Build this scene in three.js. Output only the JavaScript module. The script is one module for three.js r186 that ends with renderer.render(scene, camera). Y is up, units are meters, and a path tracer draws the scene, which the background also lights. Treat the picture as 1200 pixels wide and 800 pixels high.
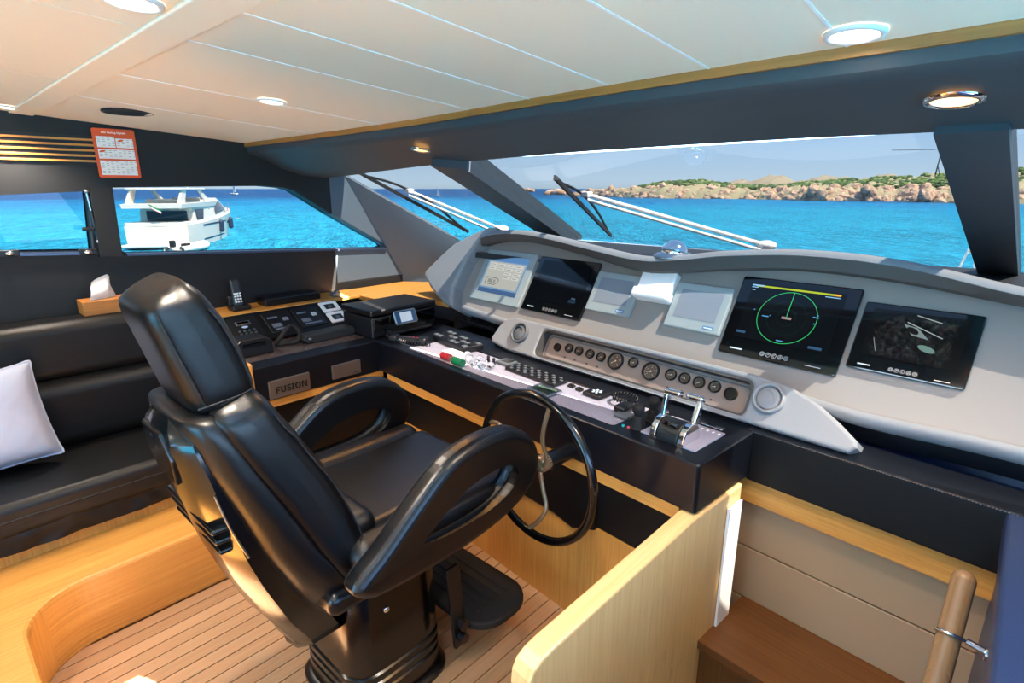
import * as THREE from 'three';
import { RoundedBoxGeometry } from 'three/addons/geometries/RoundedBoxGeometry.js';
import { TextGeometry } from 'three/addons/geometries/TextGeometry.js';
import { FontLoader } from 'three/addons/loaders/FontLoader.js';
import { ImprovedNoise } from 'three/addons/math/ImprovedNoise.js';
import { mergeGeometries, toCreasedNormals } from 'three/addons/utils/BufferGeometryUtils.js';

// ---------- camera, sky, sun, exposure ----------
const scene = new THREE.Scene();
const camera = new THREE.PerspectiveCamera(63.215, 1.5, 0.05, 20000);
camera.position.set(0, 1.65, 0);
camera.rotation.set(THREE.MathUtils.degToRad(-15.4), THREE.MathUtils.degToRad(42.51), 0, 'YXZ');
const renderer = new THREE.WebGLRenderer({ antialias: true });
renderer.toneMapping = THREE.LinearToneMapping;
renderer.toneMappingExposure = 1.9;
renderer.shadowMap.enabled = true;

const SKY_STRENGTH = 6.0;
{ // clear summer sky: pale haze at the horizon, blue above, the same all round
  const W = 32, H = 256, d = new Float32Array(W * H * 4);
  const stops = [[-90, .30, .42, .50], [-1, .50, .66, .80], [0, .58, .74, .88], [3, .44, .65, .88], [8, .29, .53, .86], [16, .235, .445, .80], [30, .22, .41, .74], [60, .20, .37, .66], [90, .19, .35, .62]];
  for (let r = 0; r < H; r++) {
    const e = ((r + .5) / H - .5) * 180; let k = 0;
    while (k < stops.length - 2 && stops[k + 1][0] < e) k++;
    const a = stops[k], b = stops[k + 1], t = THREE.MathUtils.clamp((e - a[0]) / (b[0] - a[0]), 0, 1);
    for (let c = 0; c < W; c++) { const o = (r * W + c) * 4; for (let j = 0; j < 3; j++) d[o + j] = a[j + 1] + (b[j + 1] - a[j + 1]) * t; d[o + 3] = 1; }
  }
  const t = new THREE.DataTexture(d, W, H, THREE.RGBAFormat, THREE.FloatType);
  t.mapping = THREE.EquirectangularReflectionMapping; t.magFilter = THREE.LinearFilter; t.minFilter = THREE.LinearFilter; t.needsUpdate = true;
  scene.background = t; scene.backgroundIntensity = SKY_STRENGTH;
}
const sun = new THREE.DirectionalLight(0xfff3e2, 47);
sun.name = 'sun';
sun.position.set(.53, .845, -.04).multiplyScalar(30); sun.target.position.set(0, 0, 0);
sun.castShadow = true; sun.shadow.mapSize.set(4096, 4096);
Object.assign(sun.shadow.camera, { left: -8, right: 8, top: 8, bottom: -8, near: 1, far: 80 });
scene.add(sun, sun.target);

// ---------- helpers ----------
const V = (x, y, z) => new THREE.Vector3(x, y, z), PI = Math.PI, rad = THREE.MathUtils.degToRad;
let seed = 7; const rnd = (a = 0, b = 1) => { seed = (seed * 16807) % 2147483647; return a + (b - a) * seed / 2147483647; };
const perlin = new ImprovedNoise(), noise = (x, y, z = .5) => perlin.noise(x, y, z);
const taken = new Map();
const numbered = (n) => { const k = taken.get(n) ?? 0; taken.set(n, k + 1); return k ? n + '_' + String(k).padStart(3, '0') : n; };
// helm frame: the helm console stands 5 degrees off square; s to starboard, q forward
const HA = rad(5), HX = V(Math.cos(HA), 0, Math.sin(HA)), HQ = V(Math.sin(HA), 0, -Math.cos(HA));
const HW = (s, y, q) => V(0, y, 0).addScaledVector(HX, s).addScaledVector(HQ, q);
// dash face frame: tilted back 31 degrees
const FB = rad(31), FU = V(0, Math.cos(FB), 0).addScaledVector(HQ, Math.sin(FB)), FN = HX.clone().cross(FU), FO = HW(-.981, 1.04, 1.986);
const FW = (s, v, n = 0) => FO.clone().addScaledVector(HX, s).addScaledVector(FU, v).addScaledVector(FN, n);
const basis = (x, y, z) => new THREE.Quaternion().setFromRotationMatrix(new THREE.Matrix4().makeBasis(x, y, z));
const QH = new THREE.Quaternion().setFromAxisAngle(V(0, 1, 0), -HA), QF = basis(HX, FU, FN);

function shadowed(o) { o.traverse((m) => { if (m.isMesh) { m.castShadow = true; m.receiveShadow = true; } }); return o; }
function thing(name, label, category, pos = V(0, 0, 0), quat = null, group) {
  const o = new THREE.Group(); o.name = numbered(name); o.position.copy(pos); if (quat) o.quaternion.copy(quat);
  o.userData = { label, category }; if (group) o.userData.group = group; scene.add(o); return o;
}
function part(parent, name, geo, mat, label) {
  const m = new THREE.Mesh(Array.isArray(geo) ? join(geo) : geo, mat); m.name = name; m.castShadow = m.receiveShadow = true;
  if (label) m.userData.label = label; parent.add(m); return m;
}
function solo(name, label, category, geo, mat, pos, quat, group) {
  const m = new THREE.Mesh(Array.isArray(geo) ? join(geo) : geo, mat); m.name = numbered(name); m.castShadow = m.receiveShadow = true;
  if (pos) m.position.copy(pos); if (quat) m.quaternion.copy(quat);
  m.userData = { label, category }; if (group) m.userData.group = group; scene.add(m); return m;
}
function struct(name, label, category, geo, mat, pos, quat) { const m = solo(name, label, category, geo, mat, pos, quat); m.userData.kind = 'structure'; return m; }
const join = (gs) => mergeGeometries(gs.map((g) => { const n = g.index ? g.toNonIndexed() : g; for (const k of Object.keys(n.attributes)) if (!['position', 'normal', 'uv'].includes(k)) n.deleteAttribute(k); return n; }));
const mv = (g, x, y, z) => g.translate(x, y, z);
const box = (w, h, d, x = 0, y = 0, z = 0, r = 0, seg = 2) => mv(r ? new RoundedBoxGeometry(w, h, d, seg, r) : new THREE.BoxGeometry(w, h, d), x, y, z);
const span = (x0, x1, y0, y1, z0, z1, r = 0) => box(x1 - x0, y1 - y0, Math.abs(z1 - z0), (x0 + x1) / 2, (y0 + y1) / 2, (z0 + z1) / 2, r);
const cyl = (r0, r1, h, seg = 24) => new THREE.CylinderGeometry(r1, r0, h, seg); // r0 bottom, r1 top
const shape = (pts, hole) => { const s = new THREE.Shape(pts.map(([x, y]) => new THREE.Vector2(x, y))); for (const h of hole ?? []) s.holes.push(new THREE.Path(h.map(([x, y]) => new THREE.Vector2(x, y)))); return s; };
const ext = (sh, depth, bevel = 0, seg = 2, o = {}) => new THREE.ExtrudeGeometry(sh, { depth: depth - 2 * bevel, bevelEnabled: bevel > 0, bevelSize: bevel, bevelThickness: bevel, bevelOffset: -bevel, bevelSegments: seg, curveSegments: 12, ...o }).translate(0, 0, bevel);
const extX = (zy, x0, x1, bevel = 0, hole, seg = 2) => ext(shape(zy.map(([z, y]) => [-z, y]), hole?.map((h) => h.map(([z, y]) => [-z, y]))), x1 - x0, bevel, seg).rotateY(PI / 2).translate(x0, 0, 0);
const extY = (xz, y0, y1, bevel = 0, hole, seg = 2) => ext(shape(xz.map(([x, z]) => [x, -z]), hole?.map((h) => h.map(([x, z]) => [x, -z]))), y1 - y0, bevel, seg).rotateX(-PI / 2).translate(0, y0, 0);
const rrect = (x0, x1, y0, y1, r, n = 5) => { const p = []; for (const [cx, cy, a] of [[x1 - r, y1 - r, 0], [x0 + r, y1 - r, 1], [x0 + r, y0 + r, 2], [x1 - r, y0 + r, 3]]) for (let k = 0; k <= n; k++) { const t = (a + k / n) * PI / 2; p.push([cx + r * Math.cos(t), cy + r * Math.sin(t)]); } return p; };
const tube = (pts, r, n = 40, rs = 8, closed = false) => new THREE.TubeGeometry(new THREE.CatmullRomCurve3(pts.map((p) => p.isVector3 ? p : V(...p)), closed), n, r, rs, closed);
const rod = (a, b, r, rs = 10, r2 = r) => { const d = b.clone().sub(a), g = new THREE.CylinderGeometry(r2, r, d.length(), rs); g.applyQuaternion(new THREE.Quaternion().setFromUnitVectors(V(0, 1, 0), d.clone().normalize())); const m = a.clone().add(b).multiplyScalar(.5); return g.translate(m.x, m.y, m.z); };
const bar = (a, b, w, h, up = V(0, 1, 0)) => { const d = b.clone().sub(a), L = d.length(), Z = d.normalize(), X = up.clone().cross(Z).normalize(), Y = Z.clone().cross(X), g = new THREE.BoxGeometry(w, h, L); g.applyQuaternion(basis(X, Y, Z)); const m = a.clone().add(b).multiplyScalar(.5); return g.translate(m.x, m.y, m.z); };
function loft(rings, { closed = true, cap = true, crease = 0 } = {}) { // rings of [x,y,z], all the same length
  const n = rings[0].length, p = [], idx = [], uv = [];
  rings.forEach((r, i) => r.forEach((q, j) => { p.push(q[0] ?? q.x, q[1] ?? q.y, q[2] ?? q.z); uv.push(j / n, i / rings.length); }));
  const m = closed ? n : n - 1;
  for (let i = 0; i < rings.length - 1; i++) for (let j = 0; j < m; j++) { const a = i * n + j, b = i * n + (j + 1) % n, c = a + n, e = b + n; idx.push(a, b, e, a, e, c); }
  if (cap && closed) for (const [i, flip] of [[0, true], [rings.length - 1, false]]) {
    const c = p.length / 3, mid = [0, 0, 0]; rings[i].forEach((q) => { mid[0] += q[0] / n; mid[1] += q[1] / n; mid[2] += q[2] / n; }); p.push(...mid); uv.push(.5, .5);
    for (let j = 0; j < n; j++) { const a = i * n + j, b = i * n + (j + 1) % n; flip ? idx.push(c, b, a) : idx.push(c, a, b); }
  }
  const g = new THREE.BufferGeometry(); g.setAttribute('position', new THREE.Float32BufferAttribute(p, 3)); g.setAttribute('uv', new THREE.Float32BufferAttribute(uv, 2)); g.setIndex(idx); g.computeVertexNormals();
  return crease ? toCreasedNormals(g, crease) : g;
}
const grid = (nu, nv, f) => { const rings = []; for (let i = 0; i <= nu; i++) { const r = []; for (let j = 0; j <= nv; j++) r.push(f(i / nu, j / nv).toArray()); rings.push(r); } return loft(rings, { closed: false }); };
const lerp3 = (a, b, t) => a.clone().lerp(b, t);
const patch = (a, b, c, d, n = 8) => grid(n, n, (u, v) => lerp3(lerp3(a, b, u), lerp3(d, c, u), v)); // a-b along one edge, d-c along the other
function slab(a, b, c, d, t, n = 8) { // the same with thickness t along its normal
  const N = b.clone().sub(a).cross(d.clone().sub(a)).normalize().multiplyScalar(t), A = [a, b, c, d].map((p) => p.clone().add(N));
  return join([patch(a, b, c, d, n), patch(...A, n), patch(a, b, A[1], A[0], 1), patch(b, c, A[2], A[1], 1), patch(c, d, A[3], A[2], 1), patch(d, a, A[0], A[3], 1)]);
}
const spline = (rows, x) => { // rows [x, a, b, ...] sorted by x, smooth
  let k = 0; while (k < rows.length - 2 && rows[k + 1][0] < x) k++;
  const p0 = rows[Math.max(k - 1, 0)], p1 = rows[k], p2 = rows[k + 1], p3 = rows[Math.min(k + 2, rows.length - 1)], t = THREE.MathUtils.clamp((x - p1[0]) / (p2[0] - p1[0]), 0, 1);
  return p1.slice(1).map((_, i) => { const a = p0[i + 1], b = p1[i + 1], c = p2[i + 1], d = p3[i + 1]; return b + .5 * t * (c - a + t * (2 * a - 5 * b + 4 * c - d + t * (3 * (b - c) + d - a))); });
};
function muv(geo, grain = 'z') { // uv in metres, the grain along one axis
  const g = geo.index ? geo.toNonIndexed() : geo, p = g.attributes.position, uv = new Float32Array(p.count * 2), a = V(), b = V(), c = V(), gi = 'xyz'.indexOf(grain);
  for (let i = 0; i < p.count; i += 3) {
    a.fromBufferAttribute(p, i); b.fromBufferAttribute(p, i + 1); c.fromBufferAttribute(p, i + 2);
    const n = b.clone().sub(a).cross(c.clone().sub(a)).toArray().map(Math.abs); let ax = n.indexOf(Math.max(...n));
    const other = [0, 1, 2].filter((k) => k !== ax); let vAx = other.includes(gi) ? gi : other[1], uAx = other.find((k) => k !== vAx);
    [a, b, c].forEach((q, k) => { const e = q.toArray(); uv[(i + k) * 2] = e[uAx] + .37 * ax; uv[(i + k) * 2 + 1] = e[vAx]; });
  }
  g.setAttribute('uv', new THREE.BufferAttribute(uv, 2)); return g;
}

// ---------- textures and materials ----------
function dataTex(n, f, { srgb = true, rep = [1, 1] } = {}) {
  const d = new Uint8Array(n * n * 4);
  for (let y = 0; y < n; y++) for (let x = 0; x < n; x++) { const c = f(x / n, y / n), o = (y * n + x) * 4; for (let k = 0; k < 3; k++) d[o + k] = Math.max(0, Math.min(255, c[k] ?? c[0])); d[o + 3] = 255; }
  const t = new THREE.DataTexture(d, n, n); t.wrapS = t.wrapT = THREE.RepeatWrapping; t.magFilter = THREE.LinearFilter; t.minFilter = THREE.LinearFilter; t.repeat.set(...rep); if (srgb) t.colorSpace = THREE.SRGBColorSpace; t.needsUpdate = true; return t;
}
const tnoise = (u, v, fu, fv, z) => { // tiles over 0..1
  const w = (a) => a * a * (3 - 2 * a), N = (x, y) => noise(x * fu, y * fv, z); const a = w(u), b = w(v);
  return N(u, v) * (1 - a) * (1 - b) + N(u - 1, v) * a * (1 - b) + N(u, v - 1) * (1 - a) * b + N(u - 1, v - 1) * a * b;
};
const woodTex = (c0, c1, z, rep) => dataTex(512, (u, v) => {
  const s = .5 + .55 * tnoise(u, v, 70, 3.1, z) + .4 * tnoise(u, v, 170, 7.3, z + 3) + .3 * tnoise(u, v, 9, 1.7, z + 5), k = Math.max(0, Math.min(1, s));
  const pore = tnoise(u, v, 240, 11, z + 9) > .38 ? .9 : 1;
  return c0.map((a, i) => (a + (c1[i] - a) * k) * pore);
}, { rep });
const leatherBump = dataTex(512, (u, v) => [128 + 70 * tnoise(u, v, 90.3, 90.7, 2) + 50 * tnoise(u, v, 170.3, 171.7, 4)], { srgb: false });
const fabricBump = dataTex(256, (u, v) => [128 + 60 * Math.sin(u * PI * 128) * Math.sin(v * PI * 128) + 40 * tnoise(u, v, 60.3, 60.7, 8)], { srgb: false });
const bumpAt = (t, r) => { const c = t.clone(); c.repeat.set(r, r); c.needsUpdate = true; return c; };
const std = (hex, roughness = .6, o = {}) => new THREE.MeshPhysicalMaterial({ color: hex, roughness, ...o });
const M = {
  oak: std(0xffffff, .42, { map: woodTex([188, 126, 54], [216, 158, 80], 1, [1.6, .8]) }),
  oakPale: std(0xffffff, .32, { map: woodTex([224, 180, 114], [244, 208, 148], 11, [1.6, .8]) }),
  oakDark: std(0xffffff, .45, { map: woodTex([156, 98, 40], [186, 124, 58], 21, [1.6, .8]) }),
  caulk: std(0x6e4a30, .8),
  leather: std(0x08080a, .33, { bumpMap: bumpAt(leatherBump, 4), bumpScale: .0004 }),
  leatherSofa: std(0x0a0b0d, .42, { specularIntensity: .7, bumpMap: bumpAt(leatherBump, 5), bumpScale: .0005 }),
  thread: std(0x1a1a1d, .6),
  gloss: std(0x070708, .22, { clearcoat: .25, clearcoatRoughness: .1 }),
  satin: std(0x0c0c0e, .3),
  vinyl: std(0x08090b, .45, { specularIntensity: .6, bumpMap: bumpAt(leatherBump, 6), bumpScale: .0004 }),
  vinylBlue: std(0x0b0e15, .34, { specularIntensity: .75, bumpMap: bumpAt(leatherBump, 6), bumpScale: .0004 }),
  wallBlack: std(0x141619, .6, { bumpMap: bumpAt(leatherBump, 5), bumpScale: .0005 }),
  headerGrey: std(0x3d4349, .55, { bumpMap: bumpAt(leatherBump, 5), bumpScale: .0004 }),
  pillarGrey: std(0x56636e, .55, { bumpMap: bumpAt(leatherBump, 5), bumpScale: .0004 }),
  pillarDark: std(0x3a424b, .5),
  navy: std(0x26375c, .36, { bumpMap: bumpAt(leatherBump, 6), bumpScale: .0004 }),
  ceiling: std(0xfbeed9, .8, { bumpMap: bumpAt(fabricBump, 8), bumpScale: .0003 }),
  groove: std(0xffffff, .8),
  podGrey: std(0x84878b, .5, { bumpMap: bumpAt(leatherBump, 7), bumpScale: .0003 }),
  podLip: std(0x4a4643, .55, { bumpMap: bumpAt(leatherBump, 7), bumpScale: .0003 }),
  podFace: std(0x918b86, .55),
  podLight: std(0x8c8f92, .45),
  podDark: std(0x24262a, .6),
  gaugePanel: std(0x8c7e77, .5),
  beige: std(0xa58869, .6),
  chrome: std(0xe8eaec, .08, { metalness: 1 }),
  steel: std(0xb4b8bc, .3, { metalness: 1 }),
  plastic: std(0x101114, .38),
  plasticGrey: std(0x5a5f64, .45),
  bezelGrey: std(0x98a2a2, .4),
  white: std(0xf0f0ee, .5),
  rubber: std(0x0f0f10, .75),
  glassBlack: std(0x050506, .06, { clearcoat: 1, clearcoatRoughness: .03 }),
  rail: std(0xffffff, .4, { map: woodTex([128, 98, 66], [158, 126, 92], 41, [1.6, .8]) }),
  oakStep: std(0xffffff, .5, { map: woodTex([92, 54, 20], [118, 74, 32], 51, [1.6, .8]) }),
  brushed: std(0x78716c, .35, { metalness: .7 }),
  pillow: std(0xa2a6b6, .9, { bumpMap: bumpAt(fabricBump, 10), bumpScale: .0004, sheen: .3 }),
  paper: std(0xf4f4f2, .8),
  red: std(0xb52a30, .4), green: std(0x0e7a4c, .4), orange: std(0xe0541c, .45),
  clear: new THREE.MeshPhysicalMaterial({ color: 0xffffff, roughness: .03, transmission: 1, thickness: .02, ior: 1.49 }),
  tint: new THREE.MeshPhysicalMaterial({ color: new THREE.Color(.087, .0885, .089), roughness: 0, transmission: 1, thickness: 0, ior: 1.45, specularIntensity: .7 }),
  tableTop: std(0xc2c0d0, .3, { map: dataTex(256, (u, v) => { const s = 205 + 50 * tnoise(u, v, 60.3, 60.7, 3); return [s, s, s * 1.02]; }, { rep: [3, 3] }) }),
  granite: std(0xffffff, .25, { map: dataTex(256, (u, v) => { const a = tnoise(u, v, 50.3, 50.7, 6), b = tnoise(u, v, 110.3, 110.7, 9); const s = 58 + 70 * a + 60 * b; return b > .35 ? [170, 165, 165] : [s * 1.1, s, s * 1.05]; }, { rep: [4, 4] }) }),
};
function canvasTex(w, h, draw) { const c = document.createElement('canvas'); c.width = w; c.height = h; draw(c.getContext('2d'), w, h); const t = new THREE.CanvasTexture(c); t.colorSpace = THREE.SRGBColorSpace; t.magFilter = THREE.LinearFilter; return t; }
const printed = (w, h, draw, rough = .6) => new THREE.MeshPhysicalMaterial({ map: canvasTex(w, h, draw), roughness: rough });
const lit = (w, h, draw, k = .8) => { const t = canvasTex(w, h, draw); return new THREE.MeshPhysicalMaterial({ color: 0x060607, roughness: .07, emissive: 0xffffff, emissiveMap: t, emissiveIntensity: k }); };

// ---------- room shell ----------
const K = .0762, cy = (z) => 2.0 + K * z;
const zTrim = (x) => spline([[-3.5, -1.405], [-3.3, -1.402], [-1.84, -1.375], [-.85, -1.292], [-.07, -1.25], [1.05, -1.21]], x)[0];
const yWin = (x) => spline([[-3.5, 1.715], [-3.3, 1.728], [-2.5, 1.742], [-1.97, 1.757], [-1.15, 1.776], [-.1, 1.775], [1.05, 1.735]], x)[0];
const zWin = (x) => spline([[-3.5, -2.02], [-3.3, -2.0], [-2.7, -1.84], [-2.3, -1.75], [-1.97, -1.70], [-1.2, -1.685], [.3, -1.685], [.38, -1.69], [.47, -1.80], [1.05, -1.81]], x)[0], drop = (x) => .055 * THREE.MathUtils.smoothstep(-x, 2.5, 3.35);  // starboard end stepped forward, out of view, to keep sun off the stair step
const HX0 = -.78, HZ0 = -.395, HATCH = [[HX0, HZ0], [HX0 + .64, HZ0], [HX0 + .64, HZ0 + .6], [HX0, HZ0 + .6]]; // open roof hatch behind the view
const ceilGeo = (xz, y0, y1, b = 0, hole) => extY(xz, y0, y1, b, hole).applyMatrix4(new THREE.Matrix4().makeShear(0, 0, 0, 0, 0, 0).set(1, 0, 0, 0, 0, 1, K, 0, 0, 0, 1, 0, 0, 0, 0, 1));
const trimLine = (x0, x1, off = 0) => { const p = [], n = Math.max(2, Math.ceil((x1 - x0) / .2)); for (let i = 0; i <= n; i++) { const x = x0 + (x1 - x0) * i / n; p.push([x, zTrim(x) + off]); } return p; };
const floorM = M.caulk;
const floor = struct('floor', 'teak-coloured planked floor with dark caulk lines around the helm chair', 'floor', span(-3.42, 1.05, -.12, -.004, -3.45, 2.6), floorM);
{ // planks run fore and aft
  const tones = [std(0xffffff, .5, { map: woodTex([172, 134, 98], [190, 152, 116], 31, [1.3, .5]) }), std(0xffffff, .5, { map: woodTex([166, 128, 92], [184, 146, 110], 37, [1.3, .5]) })];
  const w = .062, geo = [0, 1, 2].map((k) => { const g = muv(box(w - .005, .012, 1.75, 0, 0, 0), 'z'); const uv = g.attributes.uv; for (let i = 0; i < uv.count; i++) uv.setX(i, uv.getX(i) + k * .31); return g; });
  for (let i = 0; i < 28; i++) { const m = part(floor, 'plank', geo[i % 3], tones[i % 2]); m.position.set(-2.28 + i * w, 0, -.83); }
}
const arc = (cx, cz, r, a0, a1, n = 10) => Array.from({ length: n + 1 }, (_, i) => { const a = a0 + (a1 - a0) * i / n; return [cx + r * Math.cos(a), cz + r * Math.sin(a)]; });
{
  const edge = [[-3.3, -1.62], [-2.316, -1.62], ...arc(-2.116, -.23, .2, PI, PI / 2, 12).map(([x, z]) => [x, z]), [.95, -.03], [.95, 2.5], [-3.3, 2.5]];
  struct('platform', 'raised oak platform with a rounded inner corner under the black sofa', 'platform', muv(extY(edge, 0, .275, .012), 'z'), M.oak);
}
const ceiling = struct('ceiling', 'off-white panelled ceiling with pale seams', 'ceiling', ceilGeo([[-3.42, 2.6], ...trimLine(-3.42, 1.05), [1.05, 2.6]], 2.003, 2.14, 0, [HATCH]), M.groove);
{
  const g = .003, xs = [1.0, .5, .23, -.04, -.31, -.58, -.85, -1.135, -1.42, -1.97, -2.52, -3.3], put = (poly, hole) => part(ceiling, 'ceiling_panel', ceilGeo(poly, 2.0, 2.0029, 0, hole), M.ceiling);
  for (let i = 0; i < xs.length - 1; i++) put([...trimLine(xs[i + 1] + g, xs[i] - g), [xs[i] - g, -.505], [xs[i + 1] + g, -.505]]);
  const xa = [1.0, .5, .1, -1.42, -2.25, -3.3];
  for (let i = 0; i < xa.length - 1; i++) put([[xa[i + 1] + g, -.418], [xa[i] - g, -.418], [xa[i] - g, 2.5], [xa[i + 1] + g, 2.5]], xa[i] === .1 ? [HATCH] : undefined);
  for (let i = 1; i < xs.length - 1; i++) { const a = zTrim(xs[i]); part(ceiling, 'seam', ceilGeo([[xs[i] - .0025, a], [xs[i] + .0025, a], [xs[i] + .0025, -.505], [xs[i] - .0025, -.505]], 1.9988, 2.0029), M.groove); }
  part(ceiling, 'batten', ceilGeo([[-3.3, -.502], [1.0, -.502], [1.0, -.42], [-3.3, -.42]], 1.994, 2.0029, .003), M.ceiling);
}
{ // oak strip and black header over the windscreen
  const xs = Array.from({ length: 73 }, (_, i) => -3.36 + i * 4.36 / 72);
  struct('trim_1', 'narrow oak strip along the front edge of the ceiling', 'trim', muv(loft(xs.map((x) => { const z = zTrim(x), c = cy(z); return [[x, c + .02, z + .004], [x, c - .02, z + .004], [x, c - .02, z - .012], [x, c + .02, z - .012]]; }), { crease: .5 }), 'x'), M.oakDark);
  struct('header', 'dark grey header panel above the windscreen', 'header', loft(xs.map((x) => {
    const z = zTrim(x) - .008, c = cy(z), w = yWin(x), zw = zWin(x), md = (f) => [x, c - .064 + (w - c + .064) * f - drop(x) * Math.sin(f * PI), z - .04 + (zw - z + .04) * f];
    return [[x, c + .13, z], [x, c - .019, z], [x, c - .044, z - .002], [x, c - .056, z - .012], [x, c - .064, z - .04], md(.25), md(.5), md(.75), [x, w, zw], [x, w + .012, zw - .012], [x, w + .05, zw - .01], [x, c + .13, z - .1]];
  }), { crease: .6 }), M.headerGrey);
}
// port side wall with two windows
const wPort = struct('wall_port', 'black upholstered port side wall around two long windows', 'wall',
  extX([[2.6, 0], [2.6, 2.2], [-1.40, 1.90], [-1.45, 1.87], [-1.67, 1.79], [-1.9, 1.775], [-1.9, 1.492], [-1.66, 1.64], [-1.60, 1.655], [-1.48, 1.665], [-.735, 1.655], [-.728, 1.648], [-.738, 1.352], [-.752, 1.338], [-1.9, 1.274], [-1.9, 1.05], [-2.45, 1.05], [-2.45, 0]], -3.42, -3.3, .006,
    [[[-.652, 1.644], [-.63, 1.357], [.62, 1.43], [.62, 1.585]]]), M.wallBlack);
struct('pillar_port', 'grey moulded corner pillar between side window and windscreen', 'pillar', extX([[-1.9, 1.775], [-2.02, 1.76], [-2.47, 1.2], [-2.47, 1.05], [-1.9, 1.05], [-1.9, 1.274], [-2.27, 1.252], [-2.30, 1.26], [-2.29, 1.272], [-1.9, 1.492]], -3.42, -3.298, .005), M.pillarGrey);
struct('pillar_panel', 'grey panel curving from corner pillar to the instrument pod', 'panel', [slab(V(-3.3, 1.735, -2.0), V(-2.93, 1.3, -2.64), V(-2.86, 1.05, -2.74), V(-3.3, 1.05, -2.42), .03), slab(V(-3.3, 1.05, -2.42), V(-2.86, 1.05, -2.74), V(-2.86, 0, -2.74), V(-3.3, 0, -2.42), .03)], M.pillarGrey);
struct('trim_2', 'thin blue-grey metal sill under the port side windows', 'sill', join([bar(V(-3.292, 1.352, -.63), V(-3.292, 1.425, .6), .03, .014), bar(V(-3.292, 1.334, -.75), V(-3.292, 1.247, -2.29), .03, .012)]), std(0x4f5d78, .3, { metalness: .5 }));
struct('trim_3', 'black inner edge of the window post between the side windows', 'post', bar(V(-3.29, 1.33, -.685), V(-3.29, 1.66, -.695), .09, .03, V(1, 0, 0)), M.wallBlack);
const pane = (n, label, a, b, c, d) => struct(n, label, 'window', patch(a, b, c, d, 6), M.tint);
pane('window_1', 'aft port side window pane with a gas strut', V(-3.37, 1.66, -.67), V(-3.37, 1.60, .65), V(-3.37, 1.41, .65), V(-3.37, 1.34, -.67));
pane('window_2', 'long forward port side window pane showing the anchored yacht', V(-3.37, 1.69, -.72), V(-3.37, 1.69, -1.72), V(-3.37, 1.235, -2.33), V(-3.37, 1.32, -.72));
const mA0 = V(-1.90, 1.768, -1.715), mA1 = V(-2.513, 1.29, -3.36), mB0 = V(-.132, 1.78, -1.69), mB1 = V(-.065, 1.28, -3.38);
pane('window_3', 'raked port windscreen pane behind the folded wiper', V(-3.31, 1.735, -2.01), mA0, mA1, V(-2.93, 1.29, -2.64));
pane('window_4', 'wide raked centre windscreen pane facing the rocky coast', mA0, mB0, mB1, mA1);
pane('window_5', 'starboard windscreen pane beyond the thick right post', mB0, V(.98, 1.74, -1.69), V(.8, 1.28, -3.0), mB1);
const mull = (n, label, a, b, w0, w1, t) => { // tapering post with a pale outer flank
  const d = b.clone().sub(a).normalize(), X = V(1, 0, 0).addScaledVector(d, -d.x).normalize(), N = d.clone().cross(X).normalize(); if (N.y < 0) N.negate();
  const ring = (c, w) => [[-w, -.5], [w, -.5], [w, .5], [-w, .5]].map(([u, v]) => c.clone().addScaledVector(X, u / 2).addScaledVector(N, (v) * t).toArray());
  return struct(n, label, 'mullion', loft([ring(a.clone().addScaledVector(d, -.06), w0), ring(b.clone().addScaledVector(d, .05), w1)], { crease: .3 }), M.pillarDark);
};
mull('mullion', 'sloping dark windscreen post left of the folded wiper', mA0, mA1, .17, .17, .10);
mull('mullion_001', 'broad dark windscreen post at starboard end of the coast view', mB0, mB1, .13, .14, .06);
// dashboard shelf and the hull sides that close the room
struct('dashboard_shelf', 'dark grey shelf between instrument pod and windscreen', 'shelf', extY([[-2.93, -2.64], [-2.5, -3.4], [-.06, -3.42], [.8, -3.02], [1.0, -2.3], [-2.6, -2.3]], 1.255, 1.285), M.podDark);
struct('foredeck', 'white foredeck beyond the windscreen', 'deck', extY([[-2.6, -3.52], [-2.0, -6], [-.9, -8.1], [-.3, -8.1], [.6, -6], [.9, -3.52]], .6, .7), M.white);
struct('wall_forward', 'dark bulkhead under the dashboard shelf', 'wall', [span(-2.95, 1.05, 0, 1.26, -3.5, -3.42), slab(V(-2.88, 0, -2.74), V(-2.5, 0, -3.45), V(-2.5, 1.27, -3.45), V(-2.88, 1.27, -2.74), .04)], M.podDark);
struct('wall_starboard', 'dark starboard wall with a long open side window', 'wall', extX([[2.6, 0], [2.6, 2.2], [-1.2, 1.92], [-1.72, 1.77], [-3.0, 1.28], [-3.45, 1.28], [-3.45, 0]], .98, 1.08, 0, [[[-1.5, 1.12], [2.1, 1.12], [2.1, 1.80], [-1.2, 1.74]]]), M.wallBlack);
struct('wall_aft', 'pale aft bulkhead with an open doorway to the saloon', 'wall', ext(shape([[-3.42, 0], [1.08, 0], [1.08, 2.3], [-3.42, 2.3]], [[[-1.9, .275], [-.4, .275], [-.4, 2.0], [-1.9, 2.0]]]), .08).translate(0, 0, 2.5), M.ceiling);

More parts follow.
